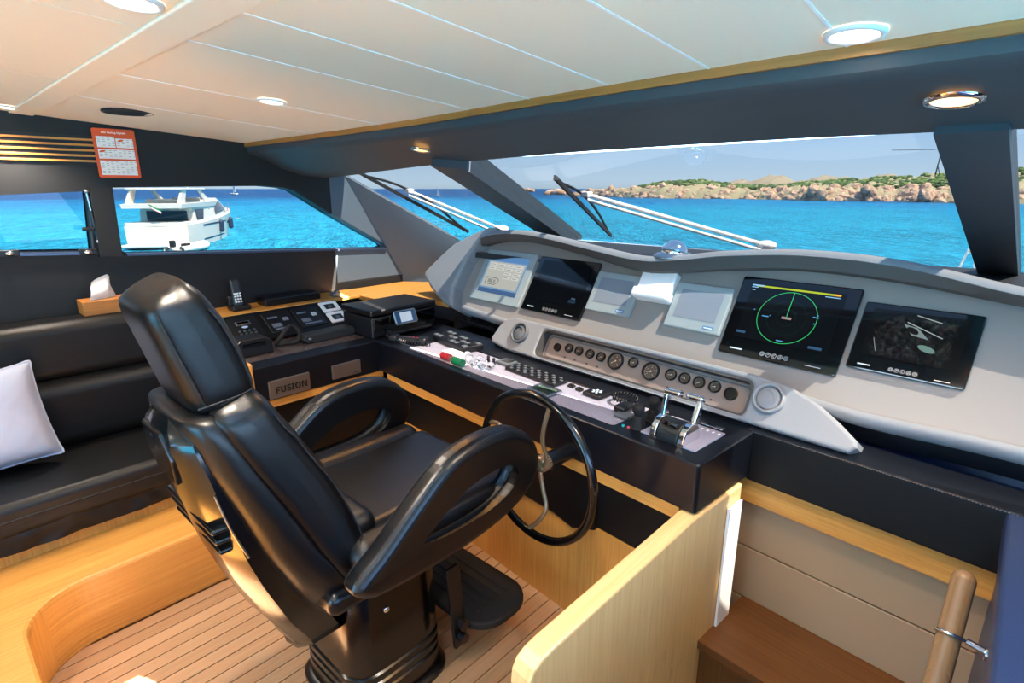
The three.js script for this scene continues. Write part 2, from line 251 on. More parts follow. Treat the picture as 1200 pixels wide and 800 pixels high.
// ---------- helm console ----------
const helmAt = (s, y, q) => HW(s, y, q);
{ // table: s -2.56..-.71, q 1.39..1.78
  const o = thing('helm_console', 'black leather helm console with oak strip and oak base under the wheel', 'console', helmAt(-1.6, 0, 1.39), QH), X = (s) => s + 1.6, Zq = (q) => -(q - 1.39);
  part(o, 'padded_rim', ext(shape(rrect(X(-2.62), X(-.708), -.365, 0, .012), [rrect(X(-2.36), X(-1.06), -.275, -.05, .01)]), .165, .008, 3).rotateX(PI / 2).translate(0, .872, 0), M.vinylBlue);
  part(o, 'table_surface', muv(span(X(-2.4), X(-1.0), .80, .866, Zq(1.42), Zq(1.70)), 'x'), M.tableTop);
  part(o, 'oak_strip', muv(span(X(-2.5), X(-.764), .664, .708, -.004, -.1), 'x'), M.oak);
  part(o, 'knee_panel', span(X(-2.5), X(-.775), .45, .664, -.04, -.12, .01), M.vinyl);
  part(o, 'column_box', ext(shape([[X(-1.62), .67], [X(-1.62), .46], [X(-1.55), .435], [X(-1.3), .43], [X(-1.2), .41], [X(-1.1), .45], [X(-1.1), .67]]), .06, .01).translate(0, 0, -.075), M.vinyl);
  part(o, 'base_panel', muv(span(X(-2.6), X(-.775), .0, .452, -.035, -.1), 'y'), M.oak);
}
{ // backsplash and under-pod shelf
  const g = loft([-2.62, -.70].map((s) => [[1.745, .86], [1.75, .868], [1.79, .885], [1.83, .885], [1.85, .83], [2.45, .83], [2.45, .76], [1.745, .76]].map(([q, y]) => helmAt(s, y, q).sub(helmAt(-1.6, .76, 1.8)).toArray())), { crease: .4 });
  solo('console_ledge', 'black leather ledge behind the table surface under the gauge row', 'ledge', g, M.vinylBlue, helmAt(-1.6, .76, 1.8));
}
{ // starboard rim with oak strip, beige panels and step
  const b = helmAt(-.4, 0, 1.74), o = thing('stair_bulkhead', 'black stitched leather rim with oak strip and beige panels above the stairs', 'bulkhead', b, QH), Zq = (q) => -(q - 1.74), s0 = -.36, s1 = .42;
  part(o, 'leather_rim', span(-.318, s1, .692, .87, 0, -.13, .008), M.vinyl);
  part(o, 'rim_cap', span(-.33, s1, .866, .876, .004, -.15, .004), M.vinylBlue);
  const st = []; for (let i = 0; i < 90; i++) st.push(box(.005, .0016, .0016, -.31 + i * .008, .872, .0045)); part(o, 'stitching', st, M.steel);
  part(o, 'oak_strip', muv(span(s0, s1, .602, .692, -.02, -.1), 'x'), M.oak);
  for (const [y0, y1] of [[.408, .6], [.2, .403], [-.02, .195]]) part(o, 'wall_panel', span(s0, s1, y0, y1, -.055, -.1, .003), M.beige);
  part(o, 'well_lining', span(-.3, 1.1, .76, .78, -.13, -1.5), M.navy);  // navy sheet added over the shaded well between rim and pod
}
{
  const o = thing('stair_step', 'oak stair step beside the oak partition', 'step', helmAt(-.4, 0, 1.5), QH);
  part(o, 'tread', muv(span(-.30, .48, .17, .2, .02, -.3), 'x'), M.oakStep);
  part(o, 'riser', muv(span(-.30, -.05, 0, .168, 0, -.03), 'y'), M.oakStep); part(o, 'riser', muv(span(-.046, .48, 0, .168, 0, -.03), 'y'), M.oakStep);
}
{ // half-height oak partition
  const b = helmAt(-.73, 0, 1.2), zq = (q) => -(q - 1.2);
  const pr = [[zq(.69), 0], [zq(.69), .56], [zq(.694), .592], [zq(.708), .615], [zq(.735), .629], [zq(.775), .636], [zq(1.38), .703], [zq(1.68), .704], [zq(1.68), 0]];
  solo('partition', 'pale oak half-height partition with a rounded end beside the stairs', 'partition', muv(extX(pr, -.03, .03, .006), 'y'), M.oakPale, b, QH);
  solo('sun_patch_jamb', 'narrow jamb strip coloured white for the sun patch on the front end of the oak partition', 'jamb', span(-.004, .004, .2, .655, -.045, .045, .001), M.white, helmAt(-.693, 0, 1.625), QH);  // white strip on the jamb stands in for the sun patch there
}
{ // starboard bulwark and its handrail
  solo('bulwark', 'navy leather covered bulwark along the starboard side of the stairs', 'bulwark', join([span(.085, .97, .80, .872, -1.80, 1.0, .012), span(.10, .95, .0, .80, -1.78, 1.0)]), M.navy);
  const o = thing('handrail', 'round oak handrail with chrome bracket beside the navy bulwark', 'handrail', V(.03, .2, -1.3));
  const a = V(.034, .765, -1.53), b = V(.02, .25, -1.16), L = (v) => v.clone().sub(o.position);
  part(o, 'rail', muv(join([rod(L(a), L(b), .024, 20), new THREE.SphereGeometry(.024, 20, 12).translate(...L(a).toArray())]), 'y'), M.rail);
  const c = a.clone().lerp(b, .2), d = b.clone().sub(a).normalize();
  part(o, 'bracket', [new THREE.TorusGeometry(.026, .005, 10, 28).applyQuaternion(new THREE.Quaternion().setFromUnitVectors(V(0, 0, 1), d)).translate(...L(c).toArray()), rod(L(c).add(V(.03, 0, 0)), L(c).add(V(.08, -.01, 0)), .008), cyl(.016, .016, .01).rotateZ(PI / 2).translate(...L(c).add(V(.07, -.01, 0)).toArray())], M.chrome);
}
// ---------- instrument pod ----------
const POD = [[-1.70, -.03, .22, .27], [-1.62, -.05, .30, .355], [-1.5, -.06, .35, .408], [-1.3, -.07, .376, .428], [-1.1, -.08, .374, .42], [-.75, -.085, .335, .381], [-.44, -.082, .293, .352], [-.28, -.078, .303, .370], [-.09, -.075, .335, .408], [.2, -.072, .37, .438], [.5, -.088, .365, .428], [.82, -.075, .33, .372], [1.2, -.07, .29, .335], [1.65, -.05, .22, .275]];
{
  const o = thing('instrument_pod', 'long grey instrument pod with curved hood and beige face', 'dashboard', FO, QF), st = [];
  for (let s = -1.66; s <= 1.651; s += .0473) st.push([s, ...spline(POD, s)]);
  part(o, 'face_panel', loft(st.map(([s, b, l]) => [[s, b - .005, 0], [s, l + (s < -1.4 ? .05 : .01), 0], [s, l + (s < -1.4 ? .05 : .01), -.02], [s, b - .005, -.02]]), { crease: .4 }), M.podFace);
  const sx = st.filter(([s]) => s > -1.575);
  part(o, 'hood_lip', loft(sx.map(([s, b, l, t]) => [[s, l + .005, -.01], [s, l - .026, .052], [s, l - .022, .066], [s, t - .048, .088], [s, t - .03, .0], [s, l + .015, -.03]]), { crease: .5 }), M.podLip);
  part(o, 'hood', loft(sx.map(([s, b, l, t]) => [[s, t - .05, .09], [s, t - .036, .09], [s, t - .024, .082], [s, t - .014, .066], [s, t, .03], [s, t + .012, -.02], [s, t + .012, -.07], [s, t - .04, -.16], [s, t - .1, -.22], [s, t - .12, -.22], [s, t - .03, -.02], [s, t - .05, .07]]), { crease: .9 }), M.podGrey);
  part(o, 'lower_lip', loft(sx.map(([s, b]) => [[s, b, -.01], [s, b - .004, .012], [s, b - .014, .02], [s, b - .03, .018], [s, b - .042, .004], [s, b - .044, -.03], [s, b - .02, -.05]]), { crease: .9 }), M.podGrey);
  part(o, 'rear_shell', loft(st.map(([s, b, l, t]) => [[s, b - .03, -.03], [s, l, -.03], [s, t - .03, -.06], [s, t - .11, -.21], [s, b, -.32], [s, b - .06, -.2]]), { crease: .6 }), M.podDark);
  const cheek = [[-1.55, .412], [-1.66, .365], [-1.80, .285], [-1.87, .21], [-1.97, .08], [-1.965, .055], [-1.86, -.012], [-1.75, -.06], [-1.65, -.095], [-1.58, -.105], [-1.572, -.09], [-1.60, -.05], [-1.632, .02], [-1.625, .20], [-1.605, .28], [-1.57, .335], [-1.52, .355], [-1.48, .365], [-1.48, .418]];
  part(o, 'cheek', ext(shape(cheek), .24, .022, 4).translate(0, 0, -.155), M.podGrey);
  // gauge housing below the face
  const hole = rrect(-.795, .218, -.236, -.103, .028);
  const hs = shape([[-1.115, -.215], [-1.09, -.14], [-1.055, -.10], [-1.0, -.082], [.2, -.078], [.33, -.09], [.43, -.125], [.50, -.165], [.56, -.205], [.565, -.225], [.545, -.247], [-.98, -.252], [-1.10, -.235]], [hole]);
  const h = part(o, 'gauge_housing', ext(hs, .15, .012, 3).translate(0, 0, -.03), M.podGrey);
  part(h, 'recess_shade', ext(shape(rrect(-.799, .222, -.24, -.099, .03), [rrect(-.789, .212, -.23, -.109, .026)]), .06).translate(0, 0, .055), M.podLip);  // charcoal ring puts the shade inside the gauge recess into colour
  part(h, 'gauge_panel', ext(shape(rrect(-.79, .213, -.231, -.108, .027)), .02, .003).translate(0, 0, .05), M.gaugePanel);
  part(h, 'inner_line', join([ext(shape(rrect(-.775, .2, -.222, -.118, .022), [rrect(-.772, .197, -.219, -.121, .02)]), .002).translate(0, 0, .07)]), M.plasticGrey);
}
// gauges, each with its dial
const dial = (k, big) => printed(256, 256, (c) => {
  c.fillStyle = '#3c3631'; c.fillRect(0, 0, 256, 256); c.translate(128, 128); c.strokeStyle = '#d8d2c8'; c.fillStyle = '#d8d2c8'; c.lineWidth = 4;
  for (let i = 0; i <= 20; i++) { const a = PI * (.75 + 1.5 * i / 20), r = i % 5 ? 100 : 88; c.beginPath(); c.moveTo(Math.cos(a) * 110, Math.sin(a) * 110); c.lineTo(Math.cos(a) * r, Math.sin(a) * r); c.stroke(); }
  if (big) { c.font = '22px sans-serif'; c.textAlign = 'center'; for (let i = 0; i <= 4; i++) { const a = PI * (.75 + 1.5 * i / 4); c.fillText(String(i * 5), Math.cos(a) * 68, Math.sin(a) * 68 + 8); } }
  c.rotate(PI * (.8 + .12 * k)); c.lineWidth = 8; c.beginPath(); c.moveTo(-18, 0); c.lineTo(86, 0); c.stroke(); c.beginPath(); c.arc(0, 0, 14, 0, 7); c.fill();
}, .35);
const dials = [dial(0), dial(1), dial(2), dial(0, true), dial(1, true)];
function gauge(s, v, r, mat, name, label, group, n = .07) {
  const o = thing(name, label, 'gauge', FW(s, v, n), QF, group);
  part(o, 'bezel', new THREE.LatheGeometry([[r * .82, .004], [r * .86, .012], [r * .97, .012], [r, .006], [r, 0]].map(([x, y]) => new THREE.Vector2(x, y)), 32).rotateX(PI / 2), M.plastic);
  part(o, 'dial', new THREE.CircleGeometry(r * .86, 28).translate(0, 0, .005), mat);
  return o;
}
gauge(-.71, -.165, .019, M.satin, 'blank_gauge', 'plain black round gauge at the end beside the left air vent');
const ORD = ['first', 'second', 'third', 'fourth'];
[-.642, -.583, -.519, -.458].forEach((s, i) => gauge(s, -.155, .021, dials[i % 3], 'round_gauge', ORD[i] + ' small round gauge beside the blank gauge at the dark vent', 'small gauges of the port group'));
gauge(-.38, -.155, .038, dials[3], 'large_gauge', 'large round gauge beside four small gauges and left air vent', undefined);
gauge(-.294, -.142, .022, dials[1], 'round_gauge', 'small round gauge between the two large gauges');
gauge(-.204, -.158, .038, dials[4], 'large_gauge', 'large round gauge behind the rubber joysticks');
[-.114, -.055, .006, .069].forEach((s, i) => gauge(s, -.15, .023, dials[(i + 1) % 3], 'round_gauge', ORD[i] + ' small round gauge after the large gauge behind the joysticks', 'small gauges of the starboard group'));
gauge(.134, -.16, .024, M.satin, 'blank_gauge', 'plain black round gauge at the end above the chrome throttle');
function vent(s, v, label, turn) {
  const o = thing('air_vent', label, 'vent', FW(s, v, .12), QF), g = (r, p) => new THREE.LatheGeometry(p.map(([x, y]) => new THREE.Vector2(x * r, y)), 36).rotateX(PI / 2);
  part(o, 'ring', g(.052, [[.78, .0], [.8, .016], [.95, .018], [1.0, .008], [1.02, -.004]]), turn ? M.podLight : M.plasticGrey);
  const d = part(o, 'rotating_disc', g(.04, [[0, .014], [.8, .013], [1, .004], [1, -.002]]), turn ? M.podGrey : M.plasticGrey);
  for (const k of [-1, 0, 1]) part(d, 'fin', new THREE.TorusGeometry(.03, .0022, 6, 20, 1.5).rotateZ(k * .5 + (turn ? .3 : 1.2)).translate(-.006 + k * .004, -.004, .014), turn ? M.podLight : M.plastic);
}
vent(-.925, -.155, 'dark grey round air vent at the port end of the gauge row', 0); vent(.282, -.15, 'light grey round air vent at the starboard end of the gauge row', 1);
{ const sm = []; for (const [s, v] of [[-.65, -.2], [-.59, -.2], [-.52, -.2], [-.46, -.2], [-.11, -.2], [-.05, -.2], [.01, -.2], [.07, -.2]]) sm.push([s, v]);
  sm.forEach(([s, v], i) => solo('warning_lamp', 'tiny dark lamp under the ' + ORD[i % 4] + ' small gauge of the ' + (i < 4 ? 'dark vent' : 'joystick') + ' side', 'lamp', cyl(.003, .003, .004, 10).rotateX(PI / 2), M.plastic, FW(s, v, .072), QF, 'tiny lamps under the small gauges')); }

// displays
function display(name, label, s, v, w, h, { bezel, mat, inset = [.03, .03, .04, .03], r = .008, t = .016, extra }) {
  const o = thing(name, label, 'screen', FW(s + w / 2, v, 0), QF);
  part(o, 'bezel', ext(shape(rrect(-w / 2, w / 2, 0, h, r)), t, .004, 2).translate(0, 0, .0), bezel);
  const [l, rr, b, tp] = inset, gw = w - l - rr, gh = h - b - tp;
  part(o, 'screen_glass', new THREE.PlaneGeometry(gw, gh).translate((l - rr) / 2, b + gh / 2, t + .0012), mat);
  extra?.(o, w, h, t); return o;
}
const icons = (o, w, h, t) => { const c = printed(256, 48, (g) => { g.fillStyle = '#08080a'; g.fillRect(0, 0, 256, 48); g.strokeStyle = '#c9cccf'; g.lineWidth = 3; for (let i = 0; i < 5; i++) { g.beginPath(); g.arc(28 + i * 50, 24, 18, 0, 7); g.stroke(); g.beginPath(); if (i === 0) g.rect(20, 16, 16, 16); else if (i === 1) { g.moveTo(70, 32); g.lineTo(78, 14); g.lineTo(88, 24); } else if (i === 2) { g.arc(128, 24, 8, 1, 5.5); } else if (i === 3) { g.moveTo(168, 32); g.lineTo(178, 14); g.lineTo(188, 32); g.closePath(); } else g.arc(228, 24, 8, 0, 7); g.stroke(); } }, .2);
  part(o, 'touch_keys', new THREE.PlaneGeometry(w * .26, w * .049).translate(0, h * .075, t + .001), c);
  const tag = printed(128, 24, (g) => { g.fillStyle = '#0b0b0c'; g.fillRect(0, 0, 128, 24); g.fillStyle = '#d8dadc'; g.fillRect(4, 6, 120, 12); }, .3);
  part(o, 'maker_plate', new THREE.PlaneGeometry(w * .12, w * .022).translate(-w * .34, h * .075, t + .001), tag); part(o, 'maker_plate', new THREE.PlaneGeometry(w * .13, w * .01).translate(w * .32, h * .05, t + .001), tag); };
display('system_display', 'monitoring display with pale bezel showing a ship plan and button grid', -1.54, -.008, .41, .313, { bezel: M.bezelGrey, inset: [.045, .045, .05, .035], mat: lit(512, 400, (c) => {
  c.fillStyle = '#86a9cf'; c.fillRect(0, 0, 512, 400); c.fillStyle = '#5f8fc6'; c.fillRect(0, 0, 512, 60); c.fillStyle = '#c9cbc2'; c.fillRect(20, 70, 470, 270); c.fillStyle = '#4d6f9d'; c.fillRect(0, 356, 512, 44);
  c.fillStyle = '#e6e7e0'; for (let i = 0; i < 4; i++) for (let j = 0; j < 4; j++) if (!(j > 1 && i < 2)) c.fillRect(40 + i * 112, 84 + j * 42, 92, 26);
  c.fillStyle = '#8a8d8c'; for (let i = 0; i < 4; i++) for (let j = 0; j < 4; j++) if (!(j > 1 && i < 2)) c.fillRect(48 + i * 112, 94 + j * 42, 60, 6);
  c.strokeStyle = '#5a5f62'; c.lineWidth = 6; c.beginPath(); c.moveTo(60, 240); c.lineTo(190, 240); c.quadraticCurveTo(270, 255, 190, 310); c.lineTo(60, 310); c.closePath(); c.stroke(); c.fillStyle = '#9a9c96'; c.fillRect(90, 256, 60, 38); c.fillRect(165, 258, 24, 34);
}, .42) });
display('chart_display', 'switched-off black multifunction display beside the ship plan display', -1.105, -.006, .405, .305, { bezel: M.glassBlack, inset: [.03, .035, .06, .02], mat: lit(512, 400, (c) => { c.fillStyle = '#020307'; c.fillRect(0, 0, 512, 400); c.fillStyle = '#23384a'; c.fillRect(400, 340, 70, 26); c.fillStyle = '#4a6a86'; c.fillRect(420, 320, 40, 12); }, .5), extra: icons });
for (const [s, lab] of [[-.69, 'small grey-framed blank display left of the white cover'], [-.262, 'small grey-framed blank display right of the white cover']])
  display('repeater_display', lab, s, .058, .246, .198, { bezel: M.bezelGrey, inset: [.03, .03, .045, .03], r: .006, t: .022, mat: std(0x868d96, .25), extra: (o, w, h, t) => part(o, 'maker_plate', new THREE.PlaneGeometry(.045, .014).translate(w * .3, .02, t + .001), printed(96, 32, (g) => { g.fillStyle = '#4f7fa8'; g.fillRect(0, 0, 96, 32); g.fillStyle = '#e8eef2'; g.fillRect(10, 12, 76, 9); }, .4)) });
display('radar_display', 'large black display showing a green radar circle and yellow bar', 0, 0, .418, .318, { bezel: M.glassBlack, inset: [.045, .045, .07, .025], mat: lit(800, 560, (c) => {
  c.fillStyle = '#06090c'; c.fillRect(0, 0, 800, 560); c.fillStyle = '#9fae1e'; c.fillRect(40, 14, 720, 18); c.fillStyle = '#7fb2d8'; c.fillRect(0, 12, 110, 14); c.fillRect(0, 36, 60, 8); c.fillRect(10, 64, 30, 8); c.fillRect(640, 44, 120, 8); c.fillStyle = '#d8a02a'; c.fillRect(700, 14, 60, 18);
  c.strokeStyle = '#2fae62'; c.lineWidth = 6; c.beginPath(); c.arc(390, 300, 250, 0, 7); c.stroke(); c.strokeStyle = '#15402a'; c.lineWidth = 2; for (const r of [80, 165]) { c.beginPath(); c.arc(390, 300, r, 0, 7); c.stroke(); }
  c.strokeStyle = '#39c873'; c.lineWidth = 5; c.beginPath(); c.moveTo(390, 300); c.lineTo(390, 50); c.stroke(); c.fillStyle = '#8c7a78'; c.fillRect(350, 292, 84, 22);
  c.fillStyle = '#4f93c4'; for (const [x, y, w] of [[180, 310, 60], [244, 296, 10], [600, 250, 50], [630, 230, 12], [370, 520, 60], [620, 310, 12], [90, 260, 12]]) c.fillRect(x, y, w, 9);
  c.fillStyle = '#2d4a68'; c.fillRect(0, 490, 84, 24); c.fillRect(640, 520, 110, 24);
}, .75), extra: icons });
display('camera_display', 'black display showing a dim camera picture beside the radar display', .435, .043, .316, .235, { bezel: M.glassBlack, inset: [.03, .03, .05, .02], mat: lit(640, 440, (c) => {
  c.fillStyle = '#0b0b0b'; c.fillRect(0, 0, 640, 440); seed = 99; for (let i = 0; i < 260; i++) { c.fillStyle = `rgba(${90 + rnd(0, 60)},${95 + rnd(0, 60)},${95 + rnd(0, 60)},.10)`; c.beginPath(); c.ellipse(rnd(60, 560), rnd(40, 420), rnd(10, 60), rnd(4, 18), rnd(0, 3), 0, 7); c.fill(); }
  c.strokeStyle = '#a9b2b2'; c.lineWidth = 8; c.beginPath(); c.moveTo(250, 90); c.lineTo(500, 190); c.stroke(); c.beginPath(); c.moveTo(300, 20); c.lineTo(470, 60); c.stroke(); c.lineWidth = 4; c.beginPath(); c.moveTo(60, 270); c.lineTo(100, 390); c.stroke();
  c.fillStyle = '#7f8f8f'; c.beginPath(); c.moveTo(230, 110); c.lineTo(330, 130); c.lineTo(420, 220); c.lineTo(300, 200); c.fill(); c.fillStyle = '#1a1c1c'; c.beginPath(); c.ellipse(300, 160, 46, 24, .5, 0, 7); c.fill(); c.fillStyle = '#6f9088'; c.beginPath(); c.ellipse(420, 300, 60, 26, .3, 0, 7); c.fill();
}, .5), extra: icons });
{ const o = thing('sun_cover', 'white folded plastic cover on the dash between two small displays', 'cover', FW(-.355, .15, 0), QF);
  part(o, 'cover_body', ext(shape(rrect(-.085, .085, .03, .14, .012)), .045, .008, 3), M.white); part(o, 'lower_lip', ext(shape(rrect(-.09, .09, 0, .045, .012)), .068, .01, 3), M.white); }
{ const p = FW(-.33, .362, .02), o = thing('dome_compass', 'chrome dome compass on top of the grey hood', 'compass', p);
  part(o, 'base', new THREE.LatheGeometry([[0, 0], [.085, 0], [.088, .008], [.075, .018], [.058, .024]].map(([a, b]) => new THREE.Vector2(a, b)), 36), M.steel); part(o, 'dome', new THREE.SphereGeometry(.056, 32, 16, 0, PI * 2, 0, PI / 2).translate(0, .02, 0), M.chrome); }

// ---------- helm chair ----------
{
  const o = thing('helm_chair', 'black leather helm chair with loop armrests on a black pedestal', 'chair', V(-1.444, 0, -.856)); o.scale.setScalar(.92);
  const dy = .1435, P = (x, y, z) => [x, y + dy, z + .93]; // x from the chair's middle; y, z as measured
  const ringOf = (a, z0, z1, y, e = 3.2, n = 40, tilt = 0) => Array.from({ length: n }, (_, i) => { const t = i / n * 2 * PI, c = Math.cos(t), s = Math.sin(t), r = (v) => Math.sign(v) * Math.abs(v) ** (2 / e); return P(a * r(c), y + tilt * r(s), (z0 + z1) / 2 + (z0 - z1) / 2 * r(s)); });
  // rear z, front z, half width by height
  const back = [[.53, -.682, -.768, .295], [.60, -.64, -.782, .29], [.66, -.606, -.776, .278], [.83, -.533, -.725, .25], [1.0, -.459, -.64, .225], [1.08, -.43, -.592, .21], [1.125, -.415, -.56, .185], [1.14, -.43, -.54, .15]];
  const bs = []; for (let y = .53; y <= 1.1401; y += .0305) { const [zr, zf, a] = spline(back, y); bs.push(ringOf(a, zr, zf, y, 4, 44, -.02)); }
  const bk = part(o, 'backrest', loft(bs), M.leather);
  const roll = [[.36, -.655, .17], [.40, -.622, .22], [.47, -.578, .265], [.55, -.54, .285], [.66, -.492, .27], [.757, -.455, .255], [.93, -.40, .225], [1.03, -.378, .205], [1.10, -.364, .18], [1.135, -.372, .14]];
  const gap = [[.36, -.70], [.47, -.70], [.54, -.675], [.66, -.606], [.83, -.533], [1.0, -.459], [1.14, -.41]];
  const rs = []; for (let y = .36; y <= 1.1351; y += .0288) { const [zr, a] = spline(roll, y), [zg] = spline(gap, y); rs.push(Array.from({ length: 40 }, (_, i) => { const t = i / 40 * 2 * PI, c = Math.cos(t), s = Math.sin(t), r = (v, e) => Math.sign(v) * Math.abs(v) ** (2 / e); return P(a * r(c, 3), y, s > 0 ? zg - .01 + (zr - zg + .01) * r(s, 2.2) : zg - .01 + .03 * r(s, 3)); })); }
  part(o, 'back_roll', loft(rs), M.leather);
  const head = [[1.115, -.412, -.565, .152], [1.15, -.40, -.568, .158], [1.23, -.378, -.55, .154], [1.32, -.354, -.52, .147], [1.375, -.340, -.49, .142], [1.402, -.344, -.47, .130], [1.4281, -.375, -.44, .095]];
  const hs = []; for (let y = 1.115; y <= 1.4281; y += .0156) { const [zr, zf, a] = spline(head, y); hs.push(ringOf(a, zr, zf, y, 4.2, 44, -.015)); }
  part(o, 'headrest', loft(hs), M.leather);
  const edge = (rows, side, rear, y0, y1, off) => { const p = []; for (let y = y0; y <= y1; y += .04) { const [zr, zf, a] = spline(rows, y); p.push(P(side * (a * .955 + off), y, rear ? zr - .022 : zf + .02)); } return tube(p, .0028, 40, 6); };
  for (const sd of [-1, 1]) { part(bk, 'seam', edge(back, sd, false, .60, 1.11, .002), M.thread); part(bk, 'seam', edge(head, sd, true, 1.13, 1.40, .003), M.thread); part(bk, 'seam', edge(head, sd, false, 1.13, 1.40, .003), M.thread); }
  for (const k of [-1, 1]) part(bk, 'seam', tube([P(k * .150, 1.128, -.412), P(k * .160, 1.135, -.45), P(k * .160, 1.142, -.51), P(k * .148, 1.146, -.545)], .003, 20, 6), M.thread);
  // glossy rear shell with ribs
  const shell = [[.205, -.62, .06], [.26, -.60, .11], [.426, -.52, .145], [.644, -.44, .15], [.81, -.40, .145], [.946, -.372, .135], [1.05, -.352, .115], [1.10, -.37, .07]];
  const ss = []; for (let y = .205; y <= 1.1001; y += .0298) { const [zr, a] = spline(shell, y); ss.push([[-a * 1.25, -.13], [-a * 1.25, -.035], [-a * .9, .002], [0, .014], [a * .9, .002], [a * 1.25, -.035], [a * 1.25, -.13]].map(([x, d]) => P(x, y, zr + d))); }
  part(o, 'back_shell', loft(ss, { crease: .7 }), M.gloss);
  for (const [y, l] of [[.80, .16], [.765, .155], [.73, .15]]) part(o, 'shell_rib', box(l * 2.2, .016, .05, 0, y + dy, spline(shell, y)[0] + .93 - .012, .008), M.gloss);
  part(o, 'shell_plate', ext(shape([[-.07, 0], [.07, 0], [.10, .08], [.07, .15], [-.07, .15], [-.10, .08]]), .014, .004).rotateX(.14).translate(0, .915 + dy, -.372 + .93), M.gloss);
  for (const k of [-1, 1]) part(o, 'shell_edge', tube([P(k * .19, .70, -.465), P(k * .184, .80, -.433), P(k * .172, .9, -.412)], .0035, 16, 6), M.steel, 'thin bright edge of the rear shell');
  // seat
  const seat = (x0, x1, y0, y1, z0, z1, r) => new RoundedBoxGeometry(x1 - x0, y1 - y0, z0 - z1, 5, r).translate((x0 + x1) / 2, (y0 + y1) / 2 + dy, (z0 + z1) / 2 + .93);
  part(o, 'seat_cushion', [seat(-.25, .25, .50, .645, -.72, -1.40, .05), seat(-.25, .25, .54, .70, -.70, -.84, .05)], M.leather);
  for (const k of [-1, 1]) part(o, 'seat_bolster', seat(k > 0 ? .225 : -.345, k > 0 ? .345 : -.225, .50, .655, -.70, -1.38, .05), M.leather);
  part(o, 'seat_pan', [seat(-.31, .31, .455, .53, -.62, -1.30, .03), seat(-.24, .24, .41, .47, -.70, -1.2, .02)], M.satin);
  // loop armrests
  const curve = (pts, n) => { const c = new THREE.CatmullRomCurve3(pts.map(([z, y]) => V(-z, y, 0)), true); return c.getPoints(n).slice(0, -1).map((p) => [-p.x, p.y]); };
  const outer = curve([[-.64, .60], [-.737, .675], [-.869, .778], [-.991, .858], [-1.143, .886], [-1.29, .866], [-1.39, .785], [-1.414, .68], [-1.33, .585], [-1.185, .54], [-.976, .525], [-.80, .53], [-.68, .55]], 60);
  const hole = curve([[-.82, .635], [-.91, .715], [-1.03, .775], [-1.17, .796], [-1.278, .776], [-1.328, .71], [-1.297, .64], [-1.20, .596], [-1.06, .585], [-.90, .595]], 40);
  const arm = ext(shape(outer.map(([z, y]) => [-z, y]), [hole.map(([z, y]) => [-z, y])]), .09, .036, 7).rotateY(PI / 2).translate(-.045, dy, .93);
  for (const k of [-1, 1]) {
    const a = part(o, 'armrest', arm, M.leather); a.position.x = k * .375;
    for (const d of [-.03, .03]) { const st = outer.slice(0, 34).map(([z, y], i) => { const j = Math.min(i + 1, 33), h = Math.max(i - 1, 0), tz = outer[j][0] - outer[h][0], ty = outer[j][1] - outer[h][1], L = Math.hypot(tz, ty) || 1; return V(d, y + dy + (-(-tz) / L) * .0 - .0085 * Math.abs(tz / L) , z + .93 + .0085 * (ty / L) * (tz < 0 ? -1 : -1) * -1 * -1); }); part(a, 'stitching', tube(st, .0022, 80, 6), M.thread); }
  }
  part(o, 'hinge_cap', [-1, 1].map((k) => cyl(.012, .012, .02, 16).rotateZ(PI / 2).translate(k * .335, .565 + dy, -.70 + .93)), M.steel, 'small silver hinge cap');
  // pedestal
  const col = (rows) => loft(rows.map(([y, a]) => Array.from({ length: 40 }, (_, i) => { const t = i / 40 * 2 * PI, r = (v) => Math.sign(v) * Math.abs(v) ** (2 / 4.5); return [a * r(Math.cos(t)), y, a * r(Math.sin(t))]; })), { crease: .7 });
  part(o, 'pedestal', col([[0.03, .2], [.1, .2], [.105, .193], [.115, .193], [.12, .2], [.14, .2], [.145, .193], [.155, .193], [.16, .2], [.18, .2], [.185, .193], [.195, .193], [.2, .198], [.50, .192], [.52, .18]]), M.gloss);
  part(o, 'base_plate', col([[0, .222], [.022, .222], [.03, .212], [.034, .2]]), M.satin);
  part(o, 'collar', col([[.50, .17], [.55, .165], [.60, .19]]), M.satin);
  part(o, 'screw', new THREE.SphereGeometry(.012, 16, 8).scale(.5, 1, 1).translate(.196, .42, .06), M.chrome);
  // footrest on two side plates
  const fr = part(o, 'footrest', ext(shape(rrect(-.37, .37, -.15, .15, .12, 8)), .035, .012, 3).rotateX(-PI / 2).translate(0, .20, -.37), M.rubber);
  part(fr, 'rib', [-.08, -.04, 0, .04, .08].map((z) => box(.56, .006, .018, 0, .237, -.37 + z, .003)), M.rubber);
  for (const k of [-1, 1]) { const b = part(o, 'bracket', ext(shape(rrect(-.03, .03, 0, .36, .008)), .014, .003).rotateY(PI / 2).rotateX(.08).translate(k * .27 - .007, .14, -.20), M.satin); part(b, 'knob', [0, .055].map((d) => cyl(.02, .02, .03, 18).rotateZ(PI / 2).translate(k * .27 + .02, .19 + d, -.195)), M.satin); }
}
